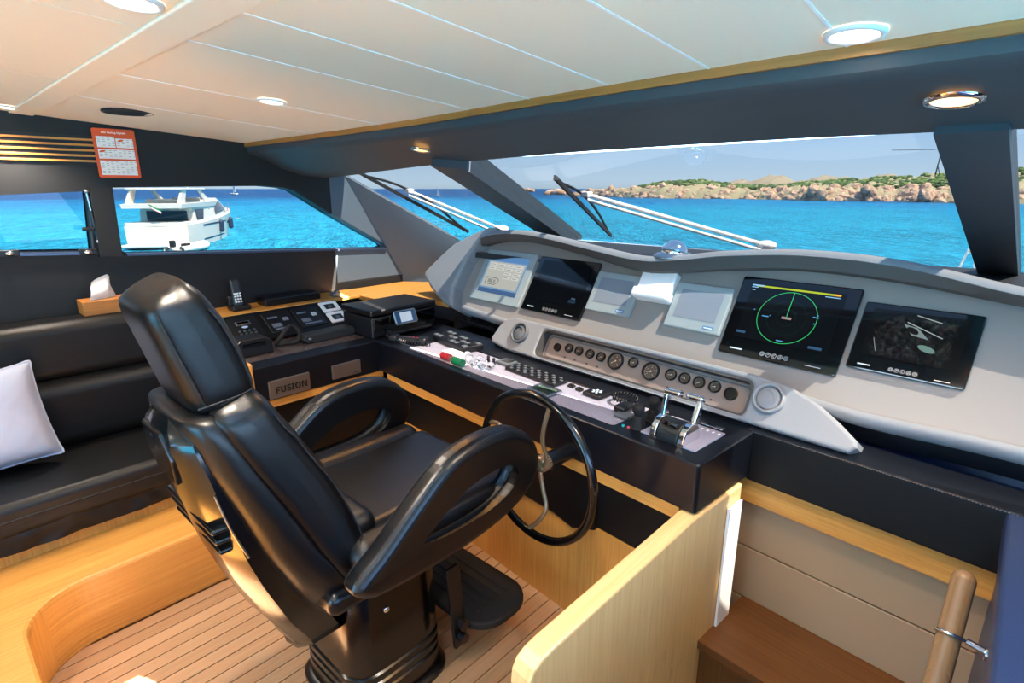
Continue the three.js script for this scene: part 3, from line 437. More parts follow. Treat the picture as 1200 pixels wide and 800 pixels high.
// ---------- steering wheel ----------
{
  const o = thing('steering_wheel', 'thin black ring steering wheel with pale curved spokes', 'steering wheel', HW(-1.2, .742, 1.2), QH), R = .258;
  part(o, 'rim', new THREE.TorusGeometry(R, .0145, 18, 90), M.gloss);
  const spokeM = std(0x9a8468, .35, { metalness: .6 });
  const sp = (pts) => tube(pts, .0085, 24, 8).scale(1, 1, .8);
  part(o, 'spoke', sp([V(.0, -.02, -.035), V(.035, .03, -.03), V(.03, .10, -.012), V(.045, .165, 0), V(.07, .247, 0)]), spokeM);
  part(o, 'spoke', sp([V(.0, -.02, -.035), V(.02, -.08, -.03), V(.05, -.14, -.012), V(.02, -.2, 0), V(-.03, -.254, 0)]), spokeM);
  part(o, 'spoke', sp([V(.0, 0, -.035), V(-.06, .02, -.03), V(-.12, .06, -.012), V(-.18, .1, 0), V(-.24, .09, 0)]), spokeM);
  part(o, 'hub', new THREE.LatheGeometry([[0, .012], [.02, .010], [.03, .0], [.03, -.03]].map(([a, b]) => new THREE.Vector2(a, b)), 28).rotateX(PI / 2).translate(0, 0, -.03), spokeM);
  part(o, 'column', cyl(.03, .03, .17, 20).rotateX(PI / 2).translate(0, 0, -.13), M.satin);
}
// ---------- things on the helm table ----------
const TY = .868, onT = (s, q, y = TY) => HW(s, y, q);
{ const o = thing('corded_handset', 'black corded radio handset lying at the inner table corner', 'handset', onT(-2.44, 1.5), QH);
  part(o, 'handset_body', [box(.2, .03, .05, 0, .018, 0, .014), box(.055, .04, .06, -.085, .02, 0, .016), box(.055, .04, .06, .085, .02, 0, .016)].map((g) => g.rotateY(.5)), M.plastic);
  const c = []; for (let i = 0; i < 160; i++) { const t = i / 159, a = i * .9; c.push([-.17 + .3 * t + .004 * Math.cos(a), .012 + .010 * Math.sin(a), .03 + .05 * Math.sin(t * 3) - .08 * t + .008 * Math.cos(a)]); } part(o, 'coiled_cord', tube(c, .003, 320, 5), M.plastic);
  part(o, 'buttons', [0, 1, 2].map((k) => box(.006, .003, .006, .01 + k * .02, .034, -.0 - k * .011).translate(0, 0, 0)), M.red, 'small red button marks'); }
function keypad(name, label, s, q, w, d, h, rows, cols, tones, turn = 0) {
  const o = thing(name, label, 'keypad', onT(s, q), QH.clone().multiply(new THREE.Quaternion().setFromAxisAngle(V(0, 1, 0), turn)));
  part(o, 'body', box(w, h, d, 0, h / 2, 0, Math.min(.008, h / 3)), M.plastic);
  for (let i = 0; i < cols; i++) for (let j = 0; j < rows; j++) part(o, 'key', box(w / cols * .62, .005, d / rows * .6, -w / 2 + w * (i + .5) / cols, h + .001, -d / 2 + d * (j + .5) / rows, .0015), tones[(i * 3 + j) % tones.length]);
  return o;
}
keypad('autopilot_remote', 'thick black remote keypad with grey and red keys on the table', -2.24, 1.665, .33, .12, .032, 3, 8, [M.plasticGrey, M.satin, M.plasticGrey, M.plasticGrey, M.satin, M.plasticGrey, M.satin], -.12);
keypad('keyboard', 'low black keyboard with small grey keys along the ledge', -1.61, 1.612, .31, .085, .014, 4, 14, [M.plasticGrey, M.satin], -.02);
solo('colour_cap', 'small red bottle cap lying beside the green cap', 'cap', cyl(.017, .017, .06, 18).rotateZ(PI / 2).translate(0, .017, 0), M.red, onT(-2.06, 1.465), QH);
solo('colour_cap', 'small green bottle cap lying beside the red cap', 'cap', cyl(.018, .018, .07, 18).rotateZ(PI / 2).translate(0, .018, 0), M.green, onT(-1.955, 1.456), QH);
solo('white_sachet', 'white flat packet behind the red and green caps', 'packet', box(.15, .022, .06, 0, .012, 0, .006), M.white, onT(-2.07, 1.53), QH);
for (const [s, q, r] of [[-2.0, 1.545, .02], [-1.955, 1.52, .022], [-1.90, 1.50, .02], [-1.88, 1.545, .018], [-1.84, 1.50, .02], [-1.81, 1.53, .018], [-1.92, 1.555, .018]]) solo('glass_bead', 'clear glass stopper in a cluster beside the green cap', 'stopper', join([new THREE.SphereGeometry(r, 18, 12).translate(0, r, 0)]), M.clear, onT(s, q), QH, 'clear stoppers on the table');
for (const [s, q] of [[-1.905, 1.595], [-1.857, 1.587]]) solo('toggle_knob', 'small black toggle knob standing behind the clear stoppers', 'knob', join([cyl(.009, .006, .022, 14).translate(0, .011, 0), new THREE.SphereGeometry(.008, 12, 8).translate(0, .024, 0)]), M.plastic, onT(s, q), QH, 'toggle knobs behind the stoppers');
{ const o = thing('touch_pad', 'small grey pad with dark display beside the keyboard', 'pad', onT(-1.828, 1.64), QH); part(o, 'pad_body', box(.08, .012, .07, 0, .006, 0, .004), M.plasticGrey); part(o, 'pad_screen', box(.05, .002, .04, .004, .0125, -.006), M.glassBlack); }
{ const o = thing('table_display', 'small silver-framed display set in the table above the wheel', 'display', onT(-1.457, 1.51), QH); part(o, 'frame', ext(shape(rrect(-.062, .062, -.042, .042, .004), [rrect(-.05, .05, -.03, .03, .003)]), .008, .002).rotateX(-PI / 2), M.steel); part(o, 'screen_glass', box(.104, .003, .064, 0, .003, 0), std(0x2c4038, .12)); part(o, 'icon_block', [box(.02, .001, .02, -.02, .0055, .005), box(.03, .001, .012, .02, .0055, -.008)], M.plastic); }
for (const [s, q] of [[-1.414, 1.626], [-1.366, 1.619]]) solo('rocker_switch', 'small black rocker switch between keyboard and square compass box', 'switch', join([box(.03, .008, .022, 0, .004, 0, .003), box(.022, .006, .014, 0, .01, 0, .003).rotateZ(.12)]), M.plastic, onT(s, q), QH, 'rocker switches on the table');
{ const o = thing('rudder_indicator', 'square black box with a pale dial on the table', 'indicator', onT(-1.282, 1.627), QH); part(o, 'case', box(.088, .016, .078, 0, .008, 0, .006), M.plastic); part(o, 'dial_face', new THREE.CircleGeometry(.03, 28).rotateX(-PI / 2).translate(0, .0168, 0), printed(128, 128, (c) => { c.fillStyle = '#101318'; c.fillRect(0, 0, 128, 128); c.fillStyle = '#c8d4e0'; for (let i = 0; i < 6; i++) { c.beginPath(); c.ellipse(64 + 34 * Math.cos(i * 1.05), 64 + 34 * Math.sin(i * 1.05), 15, 11, i, 0, 7); c.fill(); } c.beginPath(); c.arc(64, 64, 12, 0, 7); c.fill(); }, .3)); }
{ const o = thing('radio_microphone', 'black fist microphone with coiled cord beside the joysticks', 'microphone', onT(-1.13, 1.60), QH); part(o, 'microphone_body', box(.05, .028, .075, .02, .016, .03, .012), M.plastic);
  const c = []; for (let i = 0; i < 130; i++) { const t = i / 129, a = i * .95; c.push([-.02 + .05 * Math.cos(t * 5.5 + 1) + .004 * Math.cos(a), .014 + .009 * Math.sin(a) + .012, -.03 + .035 * Math.sin(t * 5.5 + 1) + .006 * Math.cos(a)]); } part(o, 'coiled_cord', tube(c, .003, 260, 5), M.plastic); part(o, 'cradle', box(.06, .014, .05, .05, .007, .07, .004), M.plasticGrey); }
const joy = (s, q, label) => { const o = thing('joystick', label, 'joystick', onT(s, q, .872), QH); part(o, 'bellows', new THREE.LatheGeometry([[0, 0], [.026, 0], [.026, .006], [.018, .01], [.024, .016], [.016, .022], [.021, .028], [.014, .034], [.018, .04], [.012, .046], [0, .05]].map(([a, b]) => new THREE.Vector2(a, b)), 22), M.rubber); part(o, 'grip', new THREE.LatheGeometry([[0, .035], [.011, .04], [.014, .052], [.02, .06], [.021, .075], [.016, .086], [0, .09]].map(([a, b]) => new THREE.Vector2(a, b)), 22), M.rubber); };
joy(-.985, 1.475, 'black rubber joystick at the front edge beside two coloured buttons'); joy(-.985, 1.565, 'black rubber joystick behind the other joystick');
solo('push_button', 'tiny teal button at the front edge beside the joystick', 'button', cyl(.006, .005, .005, 14).translate(0, .0025, 0), std(0x19a0a0, .4), onT(-1.03, 1.456, .872), QH); solo('push_button', 'tiny red button at the front edge beside the joystick', 'button', cyl(.006, .005, .005, 14).translate(0, .0025, 0), std(0xd0505a, .4), onT(-1.008, 1.458, .872), QH);
{ const o = thing('throttle', 'twin chrome throttle levers on a black base', 'throttle', onT(-.86, 1.50, .872), QH);
  part(o, 'base_plate', box(.2, .006, .19, .0, .003, -.05, .002), M.tableTop); 
  part(o, 'drum', ext(shape(Array.from({ length: 17 }, (_, i) => [.052 * Math.cos(PI * i / 16), .062 * Math.sin(PI * i / 16)])), .075, .004).rotateY(PI / 2).translate(-.037, .004, 0), M.plastic);
  part(o, 'drum_window', [box(.02, .004, .02, -.014, .058, .03), box(.02, .004, .02, .014, .058, .03)].map((g) => g.rotateX(0)), M.glassBlack);
  for (const [k, lean] of [[-1, -.18], [1, -.42]]) {
    const lv = part(o, 'lever', [ext(shape(Array.from({ length: 17 }, (_, i) => [.054 * Math.cos(PI * i / 16), .066 * Math.sin(PI * i / 16)])), .022, .004).rotateY(PI / 2).translate(k * .05 - .011, .003, 0), box(.018, .10, .028, k * .05, .09, 0, .006).rotateX(lean)], M.chrome);
    part(lv, 'handle', box(.062, .02, .03, k * .05 - k * .02, .145, 0, .009, 4).rotateX(lean), M.chrome);
  }
  part(o, 'scale_marks', Array.from({ length: 9 }, (_, i) => box(.006, .001, .012, -.07 + i * .02, .0068, -.12)), M.white);
  part(o, 'chrome_strip', box(.085, .006, .02, .04, .006, -.165, .003), M.chrome); }

// ---------- port console ----------
{ const o = thing('port_console', 'low black console with granite top and sloping switch panel along the port side', 'console', V(-2.75, 0, -1.3)), L = (g) => g.translate(2.75, 0, 1.3);
  part(o, 'padded_rim', L(extX([[-.93, .70], [-1.64, .70], [-1.64, .872], [-.93, .872]], -2.56, -2.45, .006)), M.vinylBlue);
  part(o, 'granite_top', L(muv(span(-3.0, -2.535, .80, .866, -1.62, -.94), 'z')), M.granite);
  part(o, 'granite_top', L(muv(span(-3.0, -2.5, .80, .866, -2.2, -1.62), 'z')), M.vinylBlue);
  part(o, 'oak_strip', L(muv(span(-2.6, -2.455, .665, .702, -1.64, -.94), 'z')), M.oak);
  part(o, 'base', L(span(-3.29, -2.50, .28, .664, -1.64, -.96)), M.vinyl);
  part(o, 'oak_end', L(muv(span(-2.62, -2.44, .60, .90, -.955, -.925, .012), 'y')), M.oak);
  part(o, 'switch_panel', L(slab(V(-2.86, .885, -.95), V(-2.86, .885, -1.72), V(-3.05, 1.0, -1.72), V(-3.05, 1.0, -.95), -.03)), M.vinyl);
  part(o, 'panel_back', L(span(-3.29, -3.06, .80, .985, -1.9, -.94)), M.vinyl);
  part(o, 'oak_ledge', L(muv(span(-3.295, -3.045, .985, 1.002, -1.95, -.94, .003), 'z')), M.oak);
  part(o, 'oak_worktop', L(muv(extY([[-3.29, -1.9], [-2.86, -1.9], [-2.86, -2.12], [-2.45, -2.12], [-2.45, -2.5], [-2.86, -2.72], [-3.29, -2.42]], .97, 1.0, .003), 'z')), M.oak);
}
const SP = (t, z, n = 0) => { const u = V(-.19, .115, 0).normalize(), N = V(.115, .19, 0).normalize(); return V(-2.86, .885, z).addScaledVector(u, t).addScaledVector(N, n + .002); }, QSP = basis(V(0, 0, -1), V(-.19, .115, 0).normalize(), V(.115, .19, 0).normalize());
{ const o = thing('alarm_panel', 'switch module with small silver display and four buttons', 'panel', SP(.03, -1.14), QSP); part(o, 'plate', box(.16, .16, .008, 0, .08, 0, .003), M.plastic); part(o, 'display_frame', box(.075, .028, .006, 0, .11, .006, .002), M.steel); part(o, 'display_glass', box(.06, .014, .002, 0, .11, .0095), M.glassBlack); for (let i = 0; i < 4; i++) for (let j = 0; j < 2; j++) part(o, 'button', cyl(.007, .006, .006, 12).rotateX(PI / 2).translate(-.038 + i * .025, .03 + j * .022, .006), M.steel); part(o, 'badge', new THREE.CircleGeometry(.014, 20).scale(1.2, .6, 1).translate(0, .08, .0056), std(0x9fb4cf, .4)); }
for (const [z, lab, tone] of [[-1.33, 'dark switch module with small round lamp', 0x6d7684], [-1.50, 'dark switch module with pale square key', 0xb8c0ca]]) { const o = thing('switch_module', lab, 'panel', SP(.03, z), QSP); part(o, 'plate', box(.15, .16, .008, 0, .08, 0, .003), M.plastic); part(o, 'key', box(.05, .03, .006, -.03, .05, .006, .002), std(0x5b6675, .4)); part(o, 'key', box(.03, .026, .006, .035, .09, .006, .002), std(tone, .4)); part(o, 'key', box(.055, .012, .004, -.03, .115, .005), std(0x5b6675, .4)); part(o, 'key', box(.1, .012, .004, 0, .022, .005), std(0x5b6675, .4)); }
for (const [t, lab] of [[.115, 'white framed socket plate upper of the pair beside the printer'], [.02, 'white framed socket plate lower of the pair beside the printer']]) { const o = thing('socket_plate', lab, 'socket', SP(t, -1.655), QSP); part(o, 'frame', ext(shape(rrect(-.055, .055, 0, .085, .004), [rrect(-.033, .033, .02, .065, .003)]), .01, .002), M.white); part(o, 'insert', box(.07, .05, .006, 0, .042, .003), M.plastic); part(o, 'outlet', cyl(.012, .012, .004, 16).rotateX(PI / 2).translate(0, .042, .007), M.plasticGrey); }
solo('name_plate', 'small white label plate at the aft end of the switch panel', 'label', box(.03, .075, .004, 0, .04, 0, .001), M.white, SP(.04, -1.0, .002), QSP);
{ const o = thing('document_tray', 'black open-ended tray box on the granite top', 'tray', V(-2.72, .868, -1.06)); part(o, 'tray_body', extX([[-.09, 0], [.09, 0], [.09, .06], [.06, .085], [-.06, .085], [-.09, .06]], -.06, .06, .004), M.plastic); part(o, 'slot', box(.004, .02, .11, .061, .055, 0), M.glassBlack); }
solo('cable_loop', 'thick black cable loop between the tray and the radio', 'cable', tube([[0, .012, .05], [.02, .05, .03], [.01, .085, -.01], [-.01, .09, -.05], [.01, .05, -.075], [.02, .014, -.05], [.01, .012, 0]], .011, 60, 10, true), M.rubber, V(-2.74, .868, -1.25));
{ const o = thing('marine_radio', 'long low black radio set lying on the granite top', 'radio', V(-2.72, .868, -1.47)); part(o, 'case', extX([[-.15, 0], [.13, 0], [.15, .02], [.14, .04], [-.14, .045], [-.15, .03]], -.045, .045, .004), std(0x23282a, .45)); part(o, 'end_knob', cyl(.008, .008, .016, 14).rotateX(PI / 2).translate(.045, .022, .12), M.steel); }
{ const f = await new FontLoader().loadAsync('fonts/droid/droid_sans_bold.typeface.json'), QP = basis(V(0, 0, -1), V(0, 1, 0), V(1, 0, 0));
  const o = thing('stereo_remote', 'brushed grey stereo panel lettered FUSION on the console front', 'stereo', V(-2.445, .712, -1.11), QP); part(o, 'plate', ext(shape(rrect(-.1, .1, 0, .087, .004)), .014, .003), M.brushed);
  const t = new TextGeometry('FUSION', { font: f, size: .031, depth: .002, curveSegments: 4 }); t.computeBoundingBox(); t.translate(-(t.boundingBox.max.x) / 2 + .004, .024, .0142); part(o, 'lettering', t, M.plastic, 'black lettering');
  const d = thing('drawer_latch', 'plain brushed grey cover plate on the console front', 'plate', V(-2.445, .728, -1.41), QP); part(d, 'plate', ext(shape(rrect(-.08, .08, 0, .072, .004)), .016, .003), M.brushed); part(d, 'mark', box(.02, .003, .001, .05, .012, .0165), M.plastic); }
{ const o = thing('printer', 'black inkjet printer with a tilted colour touchscreen', 'printer', V(-2.645, .866, -1.84)), w = .29, l = .44; // its front faces starboard
  part(o, 'body', box(w, .115, l, 0, .058, 0, .012), M.plastic); part(o, 'lid', box(w + .01, .034, l + .01, -.002, .138, 0, .01), M.satin); part(o, 'front_panel', box(.012, .07, l - .02, w / 2, .08, 0, .004), M.glassBlack); part(o, 'paper_tray', box(.08, .014, l * .62, w / 2 + .03, .028, 0, .004), M.plastic); part(o, 'slot', box(.006, .03, l * .66, w / 2 + .005, .05, 0), M.glassBlack);
  const q = new THREE.Group(), sc = part(o, 'touchscreen', ext(shape(rrect(-.075, .075, -.04, .04, .012)), .014, .004).rotateY(PI / 2).rotateZ(.35).translate(w / 2 + .02, .095, .02), M.steel);
  part(sc, 'screen_face', new THREE.PlaneGeometry(.134, .066).translate(0, 0, .0152).rotateY(PI / 2).rotateZ(.35).translate(w / 2 + .02, .095, .02), lit(256, 128, (c) => { c.fillStyle = '#27476b'; c.fillRect(0, 0, 256, 128); c.fillStyle = '#b9c9dc'; c.fillRect(52, 12, 150, 104); }, .5)); }
solo('keyboard', 'black keyboard pushed under the port end of the pod', 'keyboard', join([box(.34, .018, .14, 0, .009, 0, .005), ...Array.from({ length: 40 }, (_, i) => box(.022, .006, .022, -.14 + (i % 10) * .031, .02, -.045 + Math.floor(i / 10) * .03, .002))]), M.satin, HW(-2.42, .886, 2.0), QH);
{ const o = thing('cordless_phone', 'grey cordless phone standing in its black charging cradle', 'phone', V(-3.15, 1.002, -1.2)); part(o, 'cradle', [box(.09, .03, .10, 0, .015, 0, .01), box(.03, .075, .095, -.03, .045, 0, .01)], M.plastic); part(o, 'handset', box(.026, .15, .05, 0, .095, 0, .011).rotateZ(.18), std(0x2c3034, .4)); part(o, 'phone_screen', box(.002, .024, .034, .002, .118, 0).rotateZ(.18).translate(.008, 0, 0), std(0xbcd6da, .3)); for (let i = 0; i < 3; i++) for (let j = 0; j < 4; j++) part(o, 'key', box(.003, .009, .01, .0135, .045 + j * .015, -.014 + i * .014).rotateZ(.18), M.white); }
solo('soundbar', 'long flat black box lying on the oak ledge', 'box', join([box(.12, .045, .34, 0, .023, 0, .008)]), M.satin, V(-3.17, 1.002, -1.50)); solo('adapter', 'small dark adapter at the end of the oak ledge', 'adapter', join([box(.05, .03, .05, 0, .015, 0, .006), box(.02, .012, .03, .02, .035, 0, .004)]), M.plasticGrey, V(-3.12, 1.002, -1.77));

// ---------- sofa, cushion, tissue box ----------
{ const o = thing('sofa', 'black leather sofa along the port wall on an oak plinth', 'sofa', V(-2.85, .275, .1)), L = (g) => g.translate(2.85, -.275, -.1), rb = (x0, x1, y0, y1, z0, z1, r) => new RoundedBoxGeometry(x1 - x0, y1 - y0, z1 - z0, 6, r).translate((x0 + x1) / 2, (y0 + y1) / 2, (z0 + z1) / 2);
  part(o, 'plinth', L(muv(span(-3.28, -2.62, .275, .345, -.93, 1.4), 'y')), M.oak);
  const wob = (g, k) => { const p = g.attributes.position; for (let i = 0; i < p.count; i++) { const z = p.getZ(i), y = p.getY(i), x = p.getX(i); p.setX(i, x + k * noise(z * 9 + y * 7, y * 14, 3) + k * .6 * noise(z * 23 - y * 18, y * 20, 7)); } g.computeVertexNormals(); return g; };
  const flap = new THREE.BoxGeometry(.05, .135, 2.3, 1, 14, 160).translate(-2.595, .405, .235);
  part(o, 'front_flap', L(wob(flap, .012)), M.leatherSofa);
  part(o, 'seat_cushion', L(rb(-3.12, -2.56, .40, .535, -.935, 1.4, .035)), M.leatherSofa);
  part(o, 'piping', L(join([tube([[-2.566, .472, -.92], [-2.562, .472, .2], [-2.566, .472, 1.38]], .006, 40, 8), tube([[-2.566, .452, -.92], [-2.564, .452, .2], [-2.566, .452, 1.38]], .005, 40, 8)])), M.leatherSofa);
  part(o, 'lower_back', L(rb(-3.20, -2.985, .52, .845, -.935, 1.4, .075)), M.leatherSofa); part(o, 'upper_back', L(rb(-3.22, -3.02, .835, 1.09, -.935, 1.4, .05)), M.leatherSofa); part(o, 'back_ledge', L(span(-3.295, -3.1, .5, 1.055, -.935, 1.4)), M.vinyl); }
{ const n = 24, f = (side) => grid(n, n, (u, v) => { const a = 2 * u - 1, b = 2 * v - 1, e = Math.max(0, (1 - a ** 4) * (1 - b ** 4)), pinch = 1 - .10 * (1 - (a * b) ** 2) * (Math.abs(a) ** 6 * (1 - Math.abs(b)) + Math.abs(b) ** 6 * (1 - Math.abs(a))); return V(a * .2 * (1 - .06 * (1 - b * b)), b * .2 * (1 - .06 * (1 - a * a)), side * (.075 * Math.sqrt(e) + .004 * noise(a * 5, b * 5, side))); });
  const q = basis(V(.10, .06, -1).normalize(), V(-.25, .97, .03).normalize(), V(1, .25, .12).normalize()); const o = thing('cushion', 'pale grey square cushion with piped edge on the sofa', 'cushion', V(-2.90, .755, -.08)); o.rotation.set(0, PI / 2 - .1, 0); o.rotateX(-.25); o.rotateZ(.10);
  part(o, 'cover', [f(1), f(-1)], M.pillow); const e = []; for (const [u0, v0, u1, v1] of [[-1, -1, 1, -1], [1, -1, 1, 1], [1, 1, -1, 1], [-1, 1, -1, -1]]) for (let k = 0; k < 12; k++) { const a = u0 + (u1 - u0) * k / 12, b = v0 + (v1 - v0) * k / 12; e.push(V(a * .2 * (1 - .06 * (1 - b * b)), b * .2 * (1 - .06 * (1 - a * a)), 0)); } part(o, 'piping', tube(e, .005, 160, 6, true), M.pillow); }
{ const o = thing('tissue_box', 'wooden tissue box with a white tissue on the sofa back', 'tissue box', V(-3.14, 1.09, -.60)); part(o, 'case', muv(box(.12, .065, .2, 0, .033, 0, .004), 'z'), M.oakDark); part(o, 'tissue', grid(8, 10, (u, v) => V((u - .5) * .05 * (1 - v * .3) + .014 * Math.sin(v * 5), .065 + v * .11 - .09 * Math.abs(u - .4) * v, (u - .5) * .10 + .015 * Math.sin(u * 8 + v * 2))), new THREE.MeshPhysicalMaterial({ color: 0xf4f4f2, roughness: .9, transmission: .3, thickness: 0 })); }
// ---------- wall fittings ----------
{ const o = thing('wall_grille', 'five thin oak slats of a wall air grille', 'grille', V(-3.3, 1.77, -.2)); part(o, 'recess', box(.004, .13, 1.05, .001, .052, .02), M.podDark); for (let i = 0; i < 5; i++) part(o, 'slat', muv(box(.016, .0095, 1.07, .008, .004 + i * .0235, .015, .002), 'z'), M.oak); }
{ const o = thing('safety_sign', 'orange and white safety sign on the black wall', 'sign', V(-3.28, 1.70, -.783), basis(V(0, 0, -1), V(0, 1, 0), V(1, 0, 0))); part(o, 'board', ext(shape(rrect(-.086, .086, 0, .222, .01)), .004, .001), M.orange);
  part(o, 'print', new THREE.PlaneGeometry(.16, .21).translate(0, .111, .0045), printed(480, 640, (c) => { c.fillStyle = '#e2571e'; c.fillRect(0, 0, 480, 640); c.fillStyle = '#fff'; c.font = 'bold 34px sans-serif'; c.textAlign = 'center'; c.fillText('Life Saving Signals', 240, 48); const blk = (x, y, w, h) => { c.fillStyle = '#eceae6'; c.fillRect(x, y, w, h); c.fillStyle = '#77736f'; for (let r = 0; r < h / 26 - 1; r++) for (let k = 0; k < w / 60; k++) if ((r * 7 + k * 3) % 4) c.fillRect(x + 12 + k * 58, y + 14 + r * 26, 34, 5); }; blk(20, 90, 220, 150); blk(250, 112, 210, 128); blk(20, 264, 440, 130); blk(20, 420, 440, 200); c.fillStyle = '#e2571e'; c.beginPath(); c.ellipse(310, 140, 36, 14, -.3, 0, 7); c.fill(); c.beginPath(); c.ellipse(70, 292, 36, 14, -.2, 0, 7); c.fill(); }, .4)); }
{ const o = thing('window_stay', 'dark gas strut with lever on the aft side window', 'strut', V(-3.29, 1.38, -.64)); part(o, 'strut_tube', rod(V(0, .03, -.005), V(0, .17, .0), .009), M.satin); part(o, 'strut_rod', rod(V(0, .17, 0), V(0, .255, .003), .005), M.steel); part(o, 'lever', [box(.02, .02, .05, .01, .085, .025, .006)], M.plastic); part(o, 'joint', new THREE.SphereGeometry(.01, 14, 10).translate(0, .026, -.005), M.steel); part(o, 'joint', new THREE.SphereGeometry(.01, 14, 10).translate(0, .258, .003), M.steel); }
for (const [z, y, lab] of [[-.315, 1.372, 'chrome window latch away from the window post'], [-.595, 1.356, 'chrome window latch beside the window post']]) { const o = thing('window_latch', lab, 'latch', V(-3.285, y, z)); part(o, 'latch_plate', box(.02, .03, .07, 0, .004, 0, .004), M.plastic); part(o, 'latch_knob', new THREE.SphereGeometry(.018, 20, 12).scale(.7, .7, 1).translate(.012, .004, 0), M.chrome); }
{ const o = thing('ceiling_speaker', 'round black speaker grille in the ceiling', 'speaker', V(-2.735, cy(-.717) - .001, -.717)); part(o, 'ring', new THREE.TorusGeometry(.085, .006, 8, 40).rotateX(PI / 2), M.plastic); part(o, 'grille', new THREE.CircleGeometry(.083, 36).rotateX(PI / 2).translate(0, -.004, 0), M.rubber); }

// ---------- lamps ----------
function downlight(label, pos, N, r, color, cd, glow, group) {
  const q = new THREE.Quaternion().setFromUnitVectors(V(0, -1, 0), N), o = thing('downlight', label, 'lamp', pos, q, group);
  part(o, 'rim', new THREE.LatheGeometry([[r * .74, -.002], [r * .8, -.007], [r * .95, -.006], [r, 0]].map(([a, b]) => new THREE.Vector2(a, b)), 36), N === NC ? M.white : M.chrome);
  part(o, 'lamp_lens', cyl(r * .76, r * .76, .003, 32).translate(0, -.0015, 0), new THREE.MeshPhysicalMaterial({ color: 0xffffff, roughness: .4, emissive: color, emissiveIntensity: glow }));
  const l = new THREE.SpotLight(color, cd, 0, rad(66), .7, 2); l.name = 'downlight_beam'; l.position.set(0, -.03, 0); l.target.position.set(0, -1, 0); l.castShadow = true; l.shadow.radius = 2; o.add(l, l.target); return o;
}
const NC = V(0, -1, K).normalize(), onC = (x, z) => V(x, cy(z) - .001, z), CD = 2.2, WARM = 0xffeedb;
downlight('round ceiling downlight beside the athwartships batten', onC(-1.244, -.36), NC, .052, WARM, CD, 7);
downlight('small round ceiling downlight above the helm chair', onC(-1.918, -.92), NC, .046, WARM, CD, 7);
downlight('round ceiling downlight close to the oak strip', onC(-.283, -1.185), NC, .05, WARM, 1.7, 7);
downlight('round ceiling downlight above the sofa at the wall', onC(-3.13, -.40), NC, .05, WARM, CD, 7);
for (const [x, z] of [[-1.24, 1.0], [-2.6, 1.0], [-.1, .6], [-2.4, .35]]) downlight('unseen ceiling downlight added aft of the helm for fill', onC(x, z), NC, .052, WARM, CD, 4, 'added unseen downlights aft of the helm');  // out-of-view lamps added to fill the cabin with light
const NS = V(0, -1, .16).normalize();
downlight('warm yellow recessed lamp in the dark header near the starboard post', V(-.152, 1.815, -1.425), NS, .05, 0xffb45a, .8, 1.6);
downlight('tiny warm lamp in the dark header near the port windscreen pane', V(-1.862, 1.802, -1.49), NS, .04, 0xffb45a, .8, 2.2);

// ---------- outside: sea, coast, boats ----------
const SEA = -3.8;
{
  const nr = 110, na = 260, p = [], c = [], uv = [], idx = [], deep = [.013, .098, .31], shal = [.014, .44, .74], mid = [.010, .30, .67];
  for (let i = 0; i <= nr; i++) { const r = 6 * Math.pow(2200, i / nr); for (let j = 0; j <= na; j++) { const a = j / na * 2 * PI, x = r * Math.sin(a), z = -r * Math.cos(a); p.push(x, SEA, z); uv.push((x * .8 + z * .6) / 30, (z * .8 - x * .6) / 30);
    const d = Math.hypot(x + 30, z + 20), n = noise(x / 70, z / 70, 1) * .5 + noise(x / 22, z / 22, 4) * .28, sand = THREE.MathUtils.smoothstep(d + n * 120, 60, 230), far = THREE.MathUtils.smoothstep(d + n * 260, 200, 420);
    for (let k = 0; k < 3; k++) c.push((shal[k] * (1 - sand) + mid[k] * sand) * (1 - far) + deep[k] * far); } }
  for (let i = 0; i < nr; i++) for (let j = 0; j < na; j++) { const a = i * (na + 1) + j, b = a + 1, e = a + na + 1, f = e + 1; idx.push(a, b, f, a, f, e); }
  const g = new THREE.BufferGeometry(); g.setAttribute('position', new THREE.Float32BufferAttribute(p, 3)); g.setAttribute('color', new THREE.Float32BufferAttribute(c, 3)); g.setAttribute('uv', new THREE.Float32BufferAttribute(uv, 2)); g.setIndex(idx); g.computeVertexNormals();
  const wave = dataTex(1024, (u, v) => [128 + 60 * tnoise(u, v, 9.3, 22.7, 1) + 60 * tnoise(u, v, 24.1, 60.3, 5) + 40 * tnoise(u, v, 60.7, 130.1, 8)], { srgb: false });
  const waveTone = dataTex(1024, (u, v) => { const k = 222 + 62 * tnoise(u, v, 7.3, 20.7, 3) + 66 * tnoise(u, v, 19.1, 52.3, 6) + 55 * tnoise(u, v, 50.7, 120.1, 9); return [k, k, k * .97]; });
  const m = solo('sea', 'turquoise to deep blue sea with small waves out to the horizon', 'sea', g, new THREE.MeshPhysicalMaterial({ vertexColors: true, roughness: .45, bumpMap: wave, bumpScale: 1.6, specularIntensity: .35, map: waveTone })); m.userData.kind = 'stuff'; m.castShadow = false;
}
const rockM = std(0xffffff, .9, { map: dataTex(512, (u, v) => { const a = tnoise(u, v, 14.3, 14.7, 2), b = tnoise(u, v, 40.3, 44.7, 5), k = a * 60 + b * 70; return [196 + k, 164 + k * .95, 138 + k * .9]; }) });
const rockGrey = std(0xa9968a, .95), scrubs = [std(0x4f6a37, .95), std(0x647c43, .95), std(0x3b5331, .95)], hillM = std(0x968c76, 1);
